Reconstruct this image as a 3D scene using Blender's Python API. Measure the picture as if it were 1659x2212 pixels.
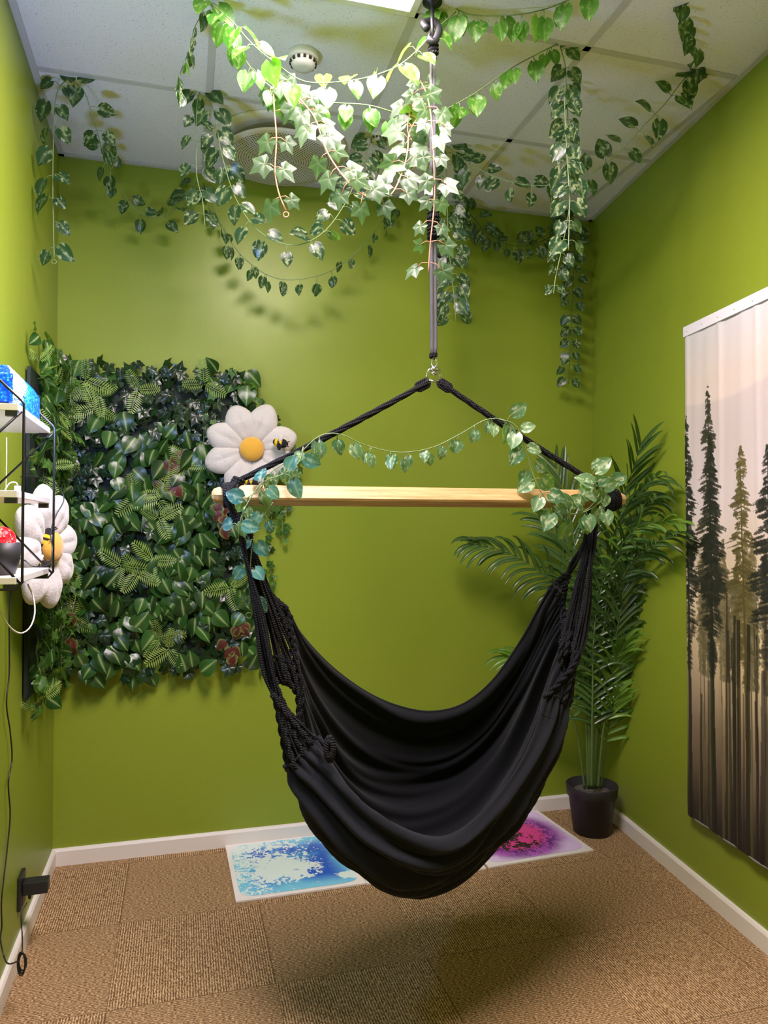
import bpy, math, random
import numpy as np
from mathutils import Vector, Matrix, noise as mnoise
random.seed(7); RS = np.random.RandomState(11)
S = bpy.context.scene; C = S.collection
for o in list(bpy.data.objects): bpy.data.objects.remove(o)

# ------------------------------------------------------------ camera, world, light, exposure
F = 1590.0; PITCH = math.atan(34/F); CH = 1.43; H = 3.043
cam = bpy.data.cameras.new('camera'); cam.sensor_fit = 'VERTICAL'; cam.sensor_height = 36
cam.lens = F/2212*36; cam.clip_start = .02
camo = bpy.data.objects.new('camera', cam); C.objects.link(camo)
camo.location = (0, 0, CH); camo.rotation_euler = (math.pi/2+PITCH, 0, 0); S.camera = camo
S.view_settings.view_transform = 'Standard'; S.view_settings.look = 'None'
S.view_settings.gamma = 1; S.view_settings.use_curve_mapping = False
S.view_settings.exposure = 1.86
w = bpy.data.worlds.new('world'); S.world = w; w.use_nodes = True
w.node_tree.nodes['Background'].inputs[0].default_value = (.5, .55, .6, 1)
w.node_tree.nodes['Background'].inputs[1].default_value = .02
BLUE_W = 9.0
PANEL_W = 17.0          # emission of the ceiling light panels
PANEL_COL = (1.0, .83, .87, 1)

# ------------------------------------------------------------ pixel -> place helpers
def ray(px, py):
    x = (px-829.5)/F; z = (1106-py)/F; c, s = math.cos(PITCH), math.sin(PITCH)
    return Vector((x, c-z*s, s+z*c))
def at(px, py, Y):
    d = ray(px, py); d = d*(Y/d.y); d.z += CH; return d
def onz(px, py, z):
    d = ray(px, py); d = d*((z-CH)/d.z); d.z += CH; return d
def onplane(px, py, P, n, off=0.0):
    d = ray(px, py); t = (P-Vector((0, 0, CH))).dot(n)+off
    return d*(t/d.dot(n))+Vector((0, 0, CH))
E2 = Vector((.964, .266, 0)).normalized(); E1 = Vector((-E2.y, E2.x, 0)); UP = Vector((0, 0, 1))
LC = Vector((-1.404, 3.147, 0)); RC = Vector((1.0895, 3.8345, 0))
RF = Vector((1.2987, 2.488, 0)); RD = (RF-RC).normalized()      # right wall towards the camera
NR = Vector((RD.y, -RD.x, 0))                                   # pointing into the room
if NR.x > 0: NR = -NR
NB = -E1; NL = E2.copy()

# ------------------------------------------------------------ mesh helpers
class MB:
    def __init__(s): s.v = []; s.f = []; s.uv = []; s.c = []
    def add(s, vs, fs, uvs=None, cs=None):
        b = len(s.v); s.v += [tuple(v) for v in vs]
        s.f += [tuple(i+b for i in f) for f in fs]
        s.uv += list(uvs) if uvs else [(0, 0)]*len(vs)
        s.c += list(cs) if cs else [(0.5, 0, 0, 1)]*len(vs)
    def box(s, c, ax, ay, az, uv=None):
        c = Vector(c); vs = [c+ax*i+ay*j+az*k for i in (-1, 1) for j in (-1, 1) for k in (-1, 1)]
        s.add(vs, [(0, 1, 3, 2), (4, 6, 7, 5), (0, 4, 5, 1), (2, 3, 7, 6), (0, 2, 6, 4), (1, 5, 7, 3)])
    def tube(s, pts, r, n=8, cap=True, closed=False, rnd=.5):
        pts = [Vector(p) for p in pts]; m = len(pts); rs = r if isinstance(r, (list, tuple)) else [r]*m
        T = []
        for i in range(m):
            a = pts[(i-1) % m] if (closed or i > 0) else pts[0]
            b = pts[(i+1) % m] if (closed or i < m-1) else pts[-1]
            t = (b-a); T.append(t.normalized() if t.length > 1e-9 else Vector((0, 0, 1)))
        nrm = T[0].orthogonal().normalized(); vs = []; uvs = []; L = 0
        for i in range(m):
            nrm = (nrm-T[i]*nrm.dot(T[i])); nrm = nrm.normalized() if nrm.length > 1e-6 else T[i].orthogonal().normalized()
            bn = T[i].cross(nrm)
            if i: L += (pts[i]-pts[i-1]).length
            for k in range(n):
                a = 2*math.pi*k/n
                vs.append(pts[i]+(nrm*math.cos(a)+bn*math.sin(a))*rs[i]); uvs.append((k/n, L))
        fs = []
        for i in range(m-1 if not closed else m):
            j = (i+1) % m
            for k in range(n):
                k2 = (k+1) % n; fs.append((i*n+k, i*n+k2, j*n+k2, j*n+k))
        if cap and not closed: fs += [tuple(range(n-1, -1, -1)), tuple((m-1)*n+k for k in range(n))]
        s.add(vs, fs, uvs, [(rnd, 0, 0, 1)]*len(vs))
    def lathe(s, c, prof, n=40, ax=UP, ux=None):
        ax = ax.normalized(); ux = ux or ax.orthogonal().normalized(); uy = ax.cross(ux); c = Vector(c)
        vs = []; uvs = []
        for i, (r, z) in enumerate(prof):
            for k in range(n):
                a = 2*math.pi*k/n; vs.append(c+ax*z+(ux*math.cos(a)+uy*math.sin(a))*r)
                uvs.append((.5+r*math.cos(a), .5+r*math.sin(a)))
        fs = [(i*n+k, i*n+(k+1) % n, (i+1)*n+(k+1) % n, (i+1)*n+k) for i in range(len(prof)-1) for k in range(n)]
        fs += [tuple(range(n-1, -1, -1)), tuple((len(prof)-1)*n+k for k in range(n))]
        s.add(vs, fs, uvs)
    def ell(s, c, ax, ay, az, n=20, m=12, e=1.0, fn=None):
        vs = []; uvs = []; c = Vector(c)
        for i in range(m+1):
            th = math.pi*i/m
            for k in range(n):
                a = 2*math.pi*k/n
                p = Vector((math.sin(th)*math.cos(a), math.sin(th)*math.sin(a), math.cos(th)))
                if fn: p = fn(p)
                vs.append(c+ax*p.x+ay*p.y+az*p.z); uvs.append((k/n, i/m))
        fs = [(i*n+k, i*n+(k+1) % n, (i+1)*n+(k+1) % n, (i+1)*n+k) for i in range(m) for k in range(n)]
        s.add(vs, fs, uvs)
    def build(s, name, mat, parent=None, smooth=True, origin=None):
        me = bpy.data.meshes.new(name)
        V = np.array(s.v, dtype=np.float64)
        if parent is not None: o0 = parent_world(parent)
        elif origin is not None: o0 = np.array(origin)
        else:
            lo, hi = V.min(0), V.max(0); o0 = np.array([(lo[0]+hi[0])/2, (lo[1]+hi[1])/2, lo[2]])
        me.from_pydata((V-o0).tolist(), [], s.f)
        uvl = me.uv_layers.new(name='uv'); li = np.empty(len(me.loops), dtype=np.int32)
        me.loops.foreach_get('vertex_index', li)
        uvl.data.foreach_set('uv', np.array(s.uv, dtype=np.float32)[li].ravel())
        ca = me.color_attributes.new('lc', 'FLOAT_COLOR', 'POINT')
        ca.data.foreach_set('color', np.array(s.c, dtype=np.float32).ravel())
        if smooth: me.polygons.foreach_set('use_smooth', [True]*len(me.polygons))
        me.materials.append(mat); me.update()
        o = bpy.data.objects.new(name, me); C.objects.link(o)
        if parent is not None: o.parent = parent
        else: o.location = o0
        return o
def parent_world(p):
    v = Vector((0, 0, 0))
    while p is not None: v = v+Vector(p.location); p = p.parent
    return np.array(v)
def bevel(o, wd, seg=2):
    m = o.modifiers.new('bevel', 'BEVEL'); m.width = wd; m.segments = seg; m.limit_method = 'ANGLE'
    try:
        for p in o.data.polygons: p.use_smooth = False
    except Exception: pass
    return o
def tag(o, label, cat, group=None):
    o['label'] = label; o['category'] = cat
    if group: o['group'] = group
    return o
def thing(name, loc, label, cat, group=None):
    o = bpy.data.objects.new(name, None); o.empty_display_size = .05; C.objects.link(o); o.location = loc
    return tag(o, label, cat, group)
def struct(o): o['kind'] = 'structure'; return o
def catmull(P, n):
    P = [Vector(p) for p in P]
    if len(P) == 2: return [P[0].lerp(P[1], i/(n-1)) for i in range(n)]
    Q = [P[0]*2-P[1]]+P+[P[-1]*2-P[-2]]; dense = []
    for i in range(1, len(Q)-2):
        for k in range(16):
            t = k/16; a, b, c, d = Q[i-1], Q[i], Q[i+1], Q[i+2]
            dense.append(.5*((2*b)+(c-a)*t+(2*a-5*b+4*c-d)*t*t+(3*b-a-3*c+d)*t**3))
    dense.append(P[-1]); L = [0]
    for i in range(1, len(dense)): L.append(L[-1]+(dense[i]-dense[i-1]).length)
    out = []; j = 0
    for i in range(n):
        s = L[-1]*i/(n-1)
        while j < len(L)-2 and L[j+1] < s: j += 1
        q = (s-L[j])/max(L[j+1]-L[j], 1e-9); out.append(dense[j].lerp(dense[j+1], min(max(q, 0), 1)))
    return out

# ------------------------------------------------------------ materials
def sr(r, g, b, a=1):
    f = lambda c: (c/255/12.92) if c/255 <= .04045 else ((c/255+.055)/1.055)**2.4
    return (f(r), f(g), f(b), a)
class NT:
    def __init__(s, name):
        s.m = bpy.data.materials.new(name); s.m.use_nodes = True; s.t = s.m.node_tree; s.n = s.t.nodes; s.l = s.t.links
        s.b = s.n['Principled BSDF']; s.out = s.n['Material Output']
    def new(s, ty, **kw):
        n = s.n.new(ty)
        for k, v in kw.items(): setattr(n, k, v)
        return n
    def put(s, sock, v):
        if hasattr(v, 'is_output'): s.l.new(v, sock)
        else: sock.default_value = v
    def math(s, op, a, b=0.0, clamp=False):
        n = s.new('ShaderNodeMath', operation=op, use_clamp=clamp); s.put(n.inputs[0], a); s.put(n.inputs[1], b); return n.outputs[0]
    def mix(s, f, a, b, mode='MIX'):
        n = s.new('ShaderNodeMix', data_type='RGBA', blend_type=mode); s.put(n.inputs[0], f); s.put(n.inputs[6], a); s.put(n.inputs[7], b); return n.outputs[2]
    def ramp(s, f, stops, interp='LINEAR'):
        n = s.new('ShaderNodeValToRGB'); n.color_ramp.interpolation = interp; s.put(n.inputs[0], f)
        e = n.color_ramp.elements
        while len(e) < len(stops): e.new(.5)
        for i, (p, c) in enumerate(stops): e[i].position = p; e[i].color = c
        return n.outputs[0]
    def noise(s, vec, scale, detail=3, rough=.5, dist=0):
        n = s.new('ShaderNodeTexNoise'); n.inputs['Scale'].default_value = scale; n.inputs['Detail'].default_value = detail
        n.inputs['Roughness'].default_value = rough; n.inputs['Distortion'].default_value = dist
        if vec is not None: s.l.new(vec, n.inputs['Vector'])
        return n.outputs['Fac']
    def map(s, vec, loc=(0, 0, 0), rot=(0, 0, 0), sc=(1, 1, 1)):
        n = s.new('ShaderNodeMapping'); n.inputs[1].default_value = loc; n.inputs[2].default_value = rot; n.inputs[3].default_value = sc
        s.l.new(vec, n.inputs[0]); return n.outputs[0]
    def tc(s, k='Object'):
        return s.new('ShaderNodeTexCoord').outputs[k]
    def bump(s, h, strength=.3, dist=.01):
        n = s.new('ShaderNodeBump'); n.inputs['Strength'].default_value = strength; n.inputs['Distance'].default_value = dist
        s.l.new(h, n.inputs['Height']); s.l.new(n.outputs[0], s.b.inputs['Normal'])
    def col(s, v): s.put(s.b.inputs['Base Color'], v)
    def set(s, **k):
        for a, v in k.items(): s.put(s.b.inputs[a.replace('_', ' ')], v)
def plain(name, col, rough=.5, metal=0, bumpsc=0, bs=.2, bd=.002, var=0):
    t = NT(name); t.set(Roughness=rough, Metallic=metal)
    tc = t.tc()
    if var: t.col(t.mix(t.noise(tc, 14, 4), tuple(c*(1-var) for c in col[:3])+(1,), tuple(min(1, c*(1+var)) for c in col[:3])+(1,)))
    else: t.col(col)
    if bumpsc: t.bump(t.noise(tc, bumpsc, 4), bs, bd)
    return t.m
def m_wall():
    t = NT('green_wall_paint'); tc = t.tc()
    t.col(t.mix(t.noise(tc, 1.4, 3), sr(129, 146, 40), sr(134, 151, 44)))
    t.set(Roughness=.42); t.b.inputs['Specular IOR Level'].default_value = .4
    t.bump(t.noise(tc, 260, 2), .25, .001); return t.m
def m_ceiling():
    t = NT('mineral_ceiling_tile'); tc = t.tc()
    sp = t.ramp(t.noise(tc, 190, 2, .6), [(.30, (0, 0, 0, 1)), (.38, (1, 1, 1, 1))])
    st = t.ramp(t.noise(tc, 2.2, 3), [(.55, (0, 0, 0, 1)), (.75, (.4, .4, .4, 1))])
    base = t.mix(st, sr(226, 222, 224), sr(220, 208, 190))
    t.col(t.mix(sp, sr(165, 163, 160), base)); t.set(Roughness=.9)
    t.bump(sp, .3, .001); return t.m
def m_carpet():
    t = NT('carpet_tile'); tc = t.tc()
    a = math.atan2(E2.y, E2.x)
    # rotate into the tile grid and move its origin to a tile corner
    P0 = Vector((-.954, 2.691, 0)); u0 = P0.dot(E2); v0 = P0.dot(E1)
    r = t.map(tc, rot=(0, 0, -a)); r2 = t.map(r, loc=(-u0, -v0, 0), sc=(1, 1, 1))
    r2 = t.map(r2, sc=(2, 2, 2))
    sx = t.new('ShaderNodeSeparateXYZ'); t.l.new(r2, sx.inputs[0]); U, V = sx.outputs[0], sx.outputs[1]
    par = t.math('MODULO', t.math('ADD', t.math('ADD', t.math('FLOOR', U), t.math('FLOOR', V)), 200), 2)
    rib = t.math('ADD', t.math('MULTIPLY', U, par), t.math('MULTIPLY', V, t.math('SUBTRACT', 1, par)))
    alo = t.math('ADD', t.math('MULTIPLY', V, par), t.math('MULTIPLY', U, t.math('SUBTRACT', 1, par)))
    wv = t.math('SINE', t.math('MULTIPLY', rib, 2*math.pi*60))
    cb = t.new('ShaderNodeCombineXYZ'); t.put(cb.inputs[0], t.math('MULTIPLY', rib, 190)); t.put(cb.inputs[1], t.math('MULTIPLY', alo, 55)); t.put(cb.inputs[2], t.math('MULTIPLY', par, 7.3))
    ns = t.noise(cb.outputs[0], 1, 2, .6)
    h = t.math('ADD', t.math('MULTIPLY', wv, t.math('ADD', .045, t.math('MULTIPLY', par, .06))), ns)
    big = t.noise(tc, 5, 3)
    c = t.ramp(h, [(.36, sr(88, 62, 38)), (.50, sr(146, 116, 80)), (.65, sr(214, 182, 138))])
    # seams between the tiles
    fu = t.math('ABSOLUTE', t.math('SUBTRACT', t.math('FRACT', U), .5)); fv = t.math('ABSOLUTE', t.math('SUBTRACT', t.math('FRACT', V), .5))
    seam = t.math('GREATER_THAN', t.math('MAXIMUM', fu, fv), .4965)
    c = t.mix(t.math('MULTIPLY', seam, .5), c, sr(70, 52, 32))
    c = t.mix(t.math('MULTIPLY', big, .2), c, sr(128, 106, 74))
    t.col(c); t.set(Roughness=.95); t.b.inputs['Specular IOR Level'].default_value = .1
    t.bump(h, .6, .003); return t.m
def m_leaf(name, dark, mid, pale, vein=.6, varieg=0.0, rough=.33, trans=.25, vk=1.5, trcol=None, stripe=0, edge=None):
    t = NT(name); at_ = t.new('ShaderNodeVertexColor', layer_name='lc')
    sp = t.new('ShaderNodeSeparateColor'); t.l.new(at_.outputs[0], sp.inputs[0]); R, G, B = sp.outputs
    c = t.mix(R, dark, mid)
    uv = t.new('ShaderNodeUVMap', uv_map='uv').outputs[0]; tc = t.tc()
    if varieg:
        cb = t.new('ShaderNodeCombineXYZ'); su = t.new('ShaderNodeSeparateXYZ'); t.l.new(uv, su.inputs[0])
        t.put(cb.inputs[0], t.math('MULTIPLY', su.outputs[0], 3.0)); t.put(cb.inputs[1], t.math('MULTIPLY', su.outputs[1], 7)); t.put(cb.inputs[2], t.math('MULTIPLY', R, 40))
        nv = t.ramp(t.noise(cb.outputs[0], 1.3, 3, .6, .4), [(.54, (0, 0, 0, 1)), (.62, (1, 1, 1, 1))])
        c = t.mix(t.math('MULTIPLY', nv, varieg), c, pale)
    gv = t.math('POWER', G, vk)
    c = t.mix(t.math('MULTIPLY', gv, vein), c, pale)
    if edge:
        c = t.mix(t.math('POWER', B, 2.0), c, edge)
    c = t.mix(t.math('MULTIPLY', t.noise(tc, 60, 2), .25), c, dark)
    t.col(c); t.set(Roughness=rough)
    t.bump(t.math('ADD', t.math('MULTIPLY', G, -1), t.math('MULTIPLY', t.noise(tc, 90, 2), .4)), .4, .002)
    tr = t.new('ShaderNodeBsdfTranslucent'); t.put(tr.inputs[0], trcol or t.mix(.75, c, sr(150, 215, 60)))
    ms = t.new('ShaderNodeMixShader'); ms.inputs[0].default_value = trans
    t.l.new(t.b.outputs[0], ms.inputs[1]); t.l.new(tr.outputs[0], ms.inputs[2]); t.l.new(ms.outputs[0], t.out.inputs[0])
    return t.m
def m_rope(name, col, freq=160, bs=.8):
    t = NT(name); uv = t.new('ShaderNodeUVMap', uv_map='uv').outputs[0]
    sx = t.new('ShaderNodeSeparateXYZ'); t.l.new(uv, sx.inputs[0])
    wv = t.math('SINE', t.math('MULTIPLY', t.math('ADD', t.math('MULTIPLY', sx.outputs[0], 2.0), t.math('MULTIPLY', sx.outputs[1], freq)), math.pi))
    wv = t.math('ABSOLUTE', wv)
    t.col(t.mix(wv, tuple(c*.35 for c in col[:3])+(1,), col)); t.set(Roughness=.85); t.b.inputs['Specular IOR Level'].default_value = .2
    t.bump(wv, bs, .004); return t.m
def m_fabric():
    t = NT('black_cotton_cloth'); uv = t.new('ShaderNodeUVMap', uv_map='uv').outputs[0]; tc = t.tc()
    sx = t.new('ShaderNodeSeparateXYZ'); t.l.new(uv, sx.inputs[0])
    n1 = t.noise(t.map(uv, sc=(700, 420, 1)), 1, 3, .6); n2 = t.noise(tc, 9, 4)
    c = t.mix(n1, sr(11, 12, 15), sr(28, 30, 36)); c = t.mix(t.math('MULTIPLY', n2, .4), c, sr(18, 18, 21))
    t.col(c); t.set(Roughness=.9); t.b.inputs['Specular IOR Level'].default_value = .15
    t.b.inputs['Sheen Weight'].default_value = .05; t.b.inputs['Sheen Roughness'].default_value = .6
    t.bump(t.math('ADD', n1, t.math('MULTIPLY', n2, 1.5)), .35, .0025); return t.m
def m_bamboo():
    t = NT('bamboo'); tc = t.tc(); a = math.atan2(E2.y, E2.x)
    r = t.map(tc, rot=(0, 0, -a)); g = t.noise(t.map(r, sc=(6, 90, 160)), 1, 4, .6)
    c = t.ramp(g, [(.3, sr(172, 128, 80)), (.5, sr(192, 152, 102)), (.7, sr(208, 172, 124))])
    vo = t.new('ShaderNodeTexVoronoi', feature='DISTANCE_TO_EDGE'); vo.inputs['Scale'].default_value = 1
    t.l.new(t.map(r, sc=(5, 60, 45)), vo.inputs['Vector'])
    ln = t.ramp(vo.outputs[0], [(0, (1, 1, 1, 1)), (.03, (0, 0, 0, 1))])
    t.col(t.mix(t.math('MULTIPLY', ln, .25), c, sr(160, 112, 66))); t.set(Roughness=.38); t.bump(g, .1, .002); return t.m
def m_vc(name, rough=.4, bs=0, layer='lc', bumpsc=0):
    t = NT(name); a = t.new('ShaderNodeVertexColor', layer_name=layer); t.col(a.outputs[0]); t.set(Roughness=rough)
    if bumpsc: t.bump(t.noise(t.tc(), bumpsc, 3), bs, .002)
    return t.m
def m_plush(name, col):
    t = NT(name); tc = t.tc(); n = t.noise(tc, 130, 3, .7)
    t.col(t.mix(n, tuple(c*.86 for c in col[:3])+(1,), col)); t.set(Roughness=1); t.b.inputs['Specular IOR Level'].default_value = .05
    t.b.inputs['Sheen Weight'].default_value = .5; t.bump(t.math('ADD', n, t.noise(tc, 22, 3)), .5, .006); return t.m
def m_emit(name, col, st):
    t = NT(name); t.col(col); t.set(Emission_Color=col, Emission_Strength=st); return t.m
M_WALL = m_wall(); M_CEIL = m_ceiling(); M_CARPET = m_carpet()
M_WHITE = plain('white_gloss_paint', sr(226, 220, 212), .4, bumpsc=40, bs=.05)
M_TBAR = plain('white_ceiling_bar', sr(196, 192, 188), .5, bumpsc=30, bs=.05)
M_POTHOS = m_leaf('variegated_leaf', sr(18, 40, 30), sr(36, 68, 46), sr(176, 190, 140), .35, .75, .30, .28, 3)
M_LIT = m_leaf('lit_variegated_leaf', sr(50, 104, 32), sr(88, 146, 50), sr(176, 200, 116), .35, .6, .35, .5, 3)  # variegated leaf again, with the ceiling panel's brightness put into its colours
M_BARLEAF = m_leaf('pale_variegated_leaf', sr(70, 110, 78), sr(110, 146, 98), sr(214, 222, 180), .45, .8, .33, .3, 3)
M_IVY = m_leaf('ivy_leaf', sr(32, 58, 32), sr(62, 90, 50), sr(132, 152, 102), .65, 0, .42, .28, 4)
M_IVYW = m_leaf('small_ivy_leaf', sr(26, 62, 22), sr(88, 132, 50), sr(158, 186, 100), .5, 0, .4, .25, 4)
M_BROAD = m_leaf('striped_broad_leaf', sr(20, 50, 18), sr(54, 96, 38), sr(180, 204, 128), .8, 0, .3, .15, 5)
M_DKIVY = m_leaf('dark_ivy_leaf', sr(14, 34, 18), sr(30, 58, 30), sr(70, 100, 60), .4, 0, .28, .1, 4)
M_RED = m_leaf('red_green_leaf', sr(70, 18, 26), sr(104, 34, 40), sr(120, 40, 50), .3, 0, .4, .15, 3, edge=sr(130, 150, 80))
M_FERN = m_leaf('fern_frond', sr(116, 148, 60), sr(160, 184, 92), sr(176, 192, 110), .3, 0, .45, .25, 3)
M_PALM = m_leaf('palm_leaflet', sr(34, 58, 26), sr(66, 96, 46), sr(120, 146, 84), .3, 0, .26, .15, 2)
M_PALML = m_leaf('young_palm_leaflet', sr(70, 110, 34), sr(110, 150, 50), sr(150, 180, 84), .3, 0, .32, .25, 2)
M_STEM = plain('pale_green_stem', sr(110, 132, 84), .5, bumpsc=60)
M_STEMD = plain('dark_green_stem', sr(56, 76, 50), .5, bumpsc=60)
M_STEMR = plain('brown_pink_stem', sr(170, 112, 84), .55, bumpsc=60)
M_TRUNK = plain('palm_stem', sr(82, 104, 52), .45, bumpsc=30, var=.25)
M_CLOTH = m_fabric(); M_ROPE = m_rope('black_cotton_cord', sr(36, 36, 40), 150, 1.0)
M_BRAID = m_rope('black_braided_cord', sr(112, 108, 118), 420, .6)
M_BAMBOO = m_bamboo()
M_STEEL = plain('polished_steel', sr(205, 205, 205), .22, 1)
M_BLACKM = plain('black_wire', sr(22, 22, 24), .4, .0)
M_BLACKP = plain('black_plastic', sr(30, 30, 32), .45, bumpsc=80, bs=.05)
M_POT = plain('dark_pot_plastic', sr(40, 38, 42), .5, bumpsc=50, bs=.08)
M_SOIL = plain('grey_pot_filling', sr(92, 86, 80), .95, bumpsc=120, bs=.8, bd=.01, var=.3)
M_BACK = plain('dark_green_mesh', sr(16, 30, 16), .7, bumpsc=120, bs=.6)
M_PLUSH = m_plush('white_plush', sr(214, 207, 200)); M_YPLUSH = m_plush('yellow_plush', sr(232, 176, 66))
M_BLKPL = m_plush('black_plush', sr(24, 22, 22)); M_BRIGHTY = m_plush('bright_yellow_plush', sr(240, 200, 30))
M_LAMIN = plain('white_laminate', sr(232, 226, 220), .22)
M_CABLEW = plain('white_cable', sr(225, 222, 216), .4); M_CABLEB = plain('black_cable', sr(20, 20, 20), .45)

# ------------------------------------------------------------ the room
FL = LC-E1*4.1; FR = RC+RD*5.1
def wallmesh(name, A, B, z0=0, z1=H, mat=M_WALL, thick=.08, n=None):
    m = MB(); n = n.normalized(); A = Vector(A); B = Vector(B)
    c = (A+B)/2-n*thick/2; c.z = (z0+z1)/2
    m.box(c, (B-A)/2, n*thick/2, UP*(z1-z0)/2); return struct(m.build(name, mat, smooth=False, origin=(0, 0, 0)))
wallmesh('wall_back', LC-E2*.1, RC+E2*.1, n=NB); wallmesh('wall_left', LC, FL, n=NL)
wallmesh('wall_right', RC, FR, n=NR); wallmesh('wall_front', FL-E2*.1, FL+E2*3.3, n=E1)
m = MB(); cpt = (LC+RC+FL+FR)/4
m.box((cpt.x, cpt.y, -.03), E2*1.9, E1*2.7, UP*.03); struct(m.build('floor', M_CARPET, smooth=False, origin=(0, 0, 0)))
m = MB(); m.box((cpt.x, cpt.y, H+.03), E2*1.9, E1*2.7, UP*.03); struct(m.build('ceiling', M_CEIL, smooth=False, origin=(0, 0, 0)))
def skirting(name, A, B, n):
    m = MB(); d = (B-A); L = d.length; d.normalize()
    prof = [(0, 0), (.016, 0), (.016, .060), (.011, .069), (0, .070)]
    vs = []
    for P in (A, B):
        for a, z in prof: vs.append(P+n*a+UP*z)
    k = len(prof); fs = [(i, (i+1) % k, k+(i+1) % k, k+i) for i in range(k)]+[tuple(range(k))[::-1], tuple(range(k, 2*k))]
    m.add(vs, fs); struct(m.build(name, M_WHITE, smooth=False, origin=(0, 0, 0)))
skirting('baseboard_back', LC, RC, NB); skirting('baseboard_left', LC, FL, NL)
skirting('baseboard_right', RC, FR, NR); skirting('baseboard_front', FL, FL+E2*3.2, E1)
G0 = onz(1100, 302, H); PIT = .608
def on_grid(i, j): return G0+E2*(i*PIT)+E1*(j*PIT)
def inside(p): return (p-LC).dot(NL) > .0 and (p-RC).dot(NR) > .0 and (p-LC).dot(NB) > 0 and (p-FL).dot(E1) > 0
n_tr = 1
def tbar(P, d):
    global n_tr
    ts = [k*.01 for k in range(-500, 500) if inside(P+d*(k*.01))]
    if len(ts) < 5: return
    A = P+d*ts[0]; B = P+d*ts[-1]; s = d.cross(UP); m = MB(); c = (A+B)/2; c.z = H-.0015
    m.box(c, (B-A)/2, s*.012, UP*.002); struct(m.build('trim_%d' % n_tr, M_TBAR, smooth=False, origin=(0, 0, 0))); n_tr += 1
for i in range(-5, 6): tbar(on_grid(i, 0), E1)
for j in range(-6, 4): tbar(on_grid(0, j), E2)
def angle_trim(A, B, n):
    global n_tr
    m = MB(); c = (A+B)/2+n*.011; c.z = H-.004; m.box(c, (B-A)/2, n*.011, UP*.003)
    struct(m.build('trim_%d' % n_tr, M_TBAR, smooth=False, origin=(0, 0, 0))); n_tr += 1
angle_trim(LC, RC, NB); angle_trim(LC, FL, NL); angle_trim(RC, FR, NR)

# ceiling light panels: one over the chair, one nearer the door
M_DIFF = m_emit('light_diffuser', PANEL_COL, PANEL_W)
def ceiling_light(i, j, L, label):       # tile column ending on line i, far edge on row j, L tiles long
    A = on_grid(i-1, j); B = on_grid(i, j); A.z = B.z = H
    c = (A+B)/2-E1*(L*PIT/2)
    t = thing('ceiling_light', (c.x, c.y, H), label, 'ceiling light')
    m = MB(); hw, hl = PIT/2-.014, L*PIT/2-.014
    for s in (-1, 1):
        m.box(c+E2*(s*hw)-UP*.008, E2*.012, E1*(hl+.012), UP*.006)
        m.box(c+E1*(s*hl)-UP*.008, E2*(hw-.012), E1*.012, UP*.006)
    bevel(m.build('frame', M_WHITE, t, smooth=False), .002)
    m = MB(); m.box(c-UP*.0065, E2*(hw-.012), E1*(hl-.012), UP*.0035); m.build('diffuser', M_DIFF, t, smooth=False)
    return t
ceiling_light(-1, -1, 2, 'white ceiling light panel glowing at the top edge above the vines')

# round ventilation diffuser
vc = onz(605, 328, H-.02); vc.z = H
t = thing('ceiling_vent', vc, 'round white ceiling vent with a perforated plate behind the ivy', 'ceiling vent')
m = MB(); m.lathe(vc, [(.20, 0), (.285, 0), (.285, -.006), (.262, -.016), (.235, -.012), (.20, -.004)], 64); m.build('outer_ring', M_WHITE, t)
def m_perf():
    t = NT('perforated_metal'); uv = t.new('ShaderNodeUVMap', uv_map='uv').outputs[0]
    sx = t.new('ShaderNodeSeparateXYZ'); t.l.new(uv, sx.inputs[0])
    X = t.math('SUBTRACT', sx.outputs[0], .5); Y = t.math('SUBTRACT', sx.outputs[1], .5)
    R = t.math('SQRT', t.math('ADD', t.math('MULTIPLY', X, X), t.math('MULTIPLY', Y, Y)))
    rp = t.math('DIVIDE', R, .0105); k = t.math('FLOOR', rp); fr = t.math('SUBTRACT', t.math('FRACT', rp), .5)
    th = t.math('DIVIDE', t.math('ARCTAN2', Y, X), 2*math.pi); cnt = t.math('MULTIPLY', k, 6)
    ft = t.math('SUBTRACT', t.math('FRACT', t.math('ADD', t.math('MULTIPLY', th, cnt), 50)), .5)
    d = t.math('SQRT', t.math('ADD', t.math('MULTIPLY', fr, fr), t.math('MULTIPLY', ft, ft)))
    hole = t.math('LESS_THAN', d, .28); lim = t.math('LESS_THAN', R, .222)
    hole = t.math('MULTIPLY', hole, lim)
    t.col(t.mix(hole, sr(205, 200, 196), sr(35, 35, 38))); t.set(Roughness=.5); return t.m
pc = vc-UP*.05; m = MB(); m.lathe(pc, [(.238, .006), (.242, 0), (.238, -.006), (.2, -.009), (.0005, -.012)], 72)
for i in range(len(m.v)):
    p = Vector(m.v[i])-pc; m.uv[i] = (.5+p.dot(E2), .5+p.dot(E1))
m.build('perforated_plate', m_perf(), t)
m = MB(); m.tube([vc, pc+UP*.006], .05, 16); m.build('mounting_post', M_TBAR, t)
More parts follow.
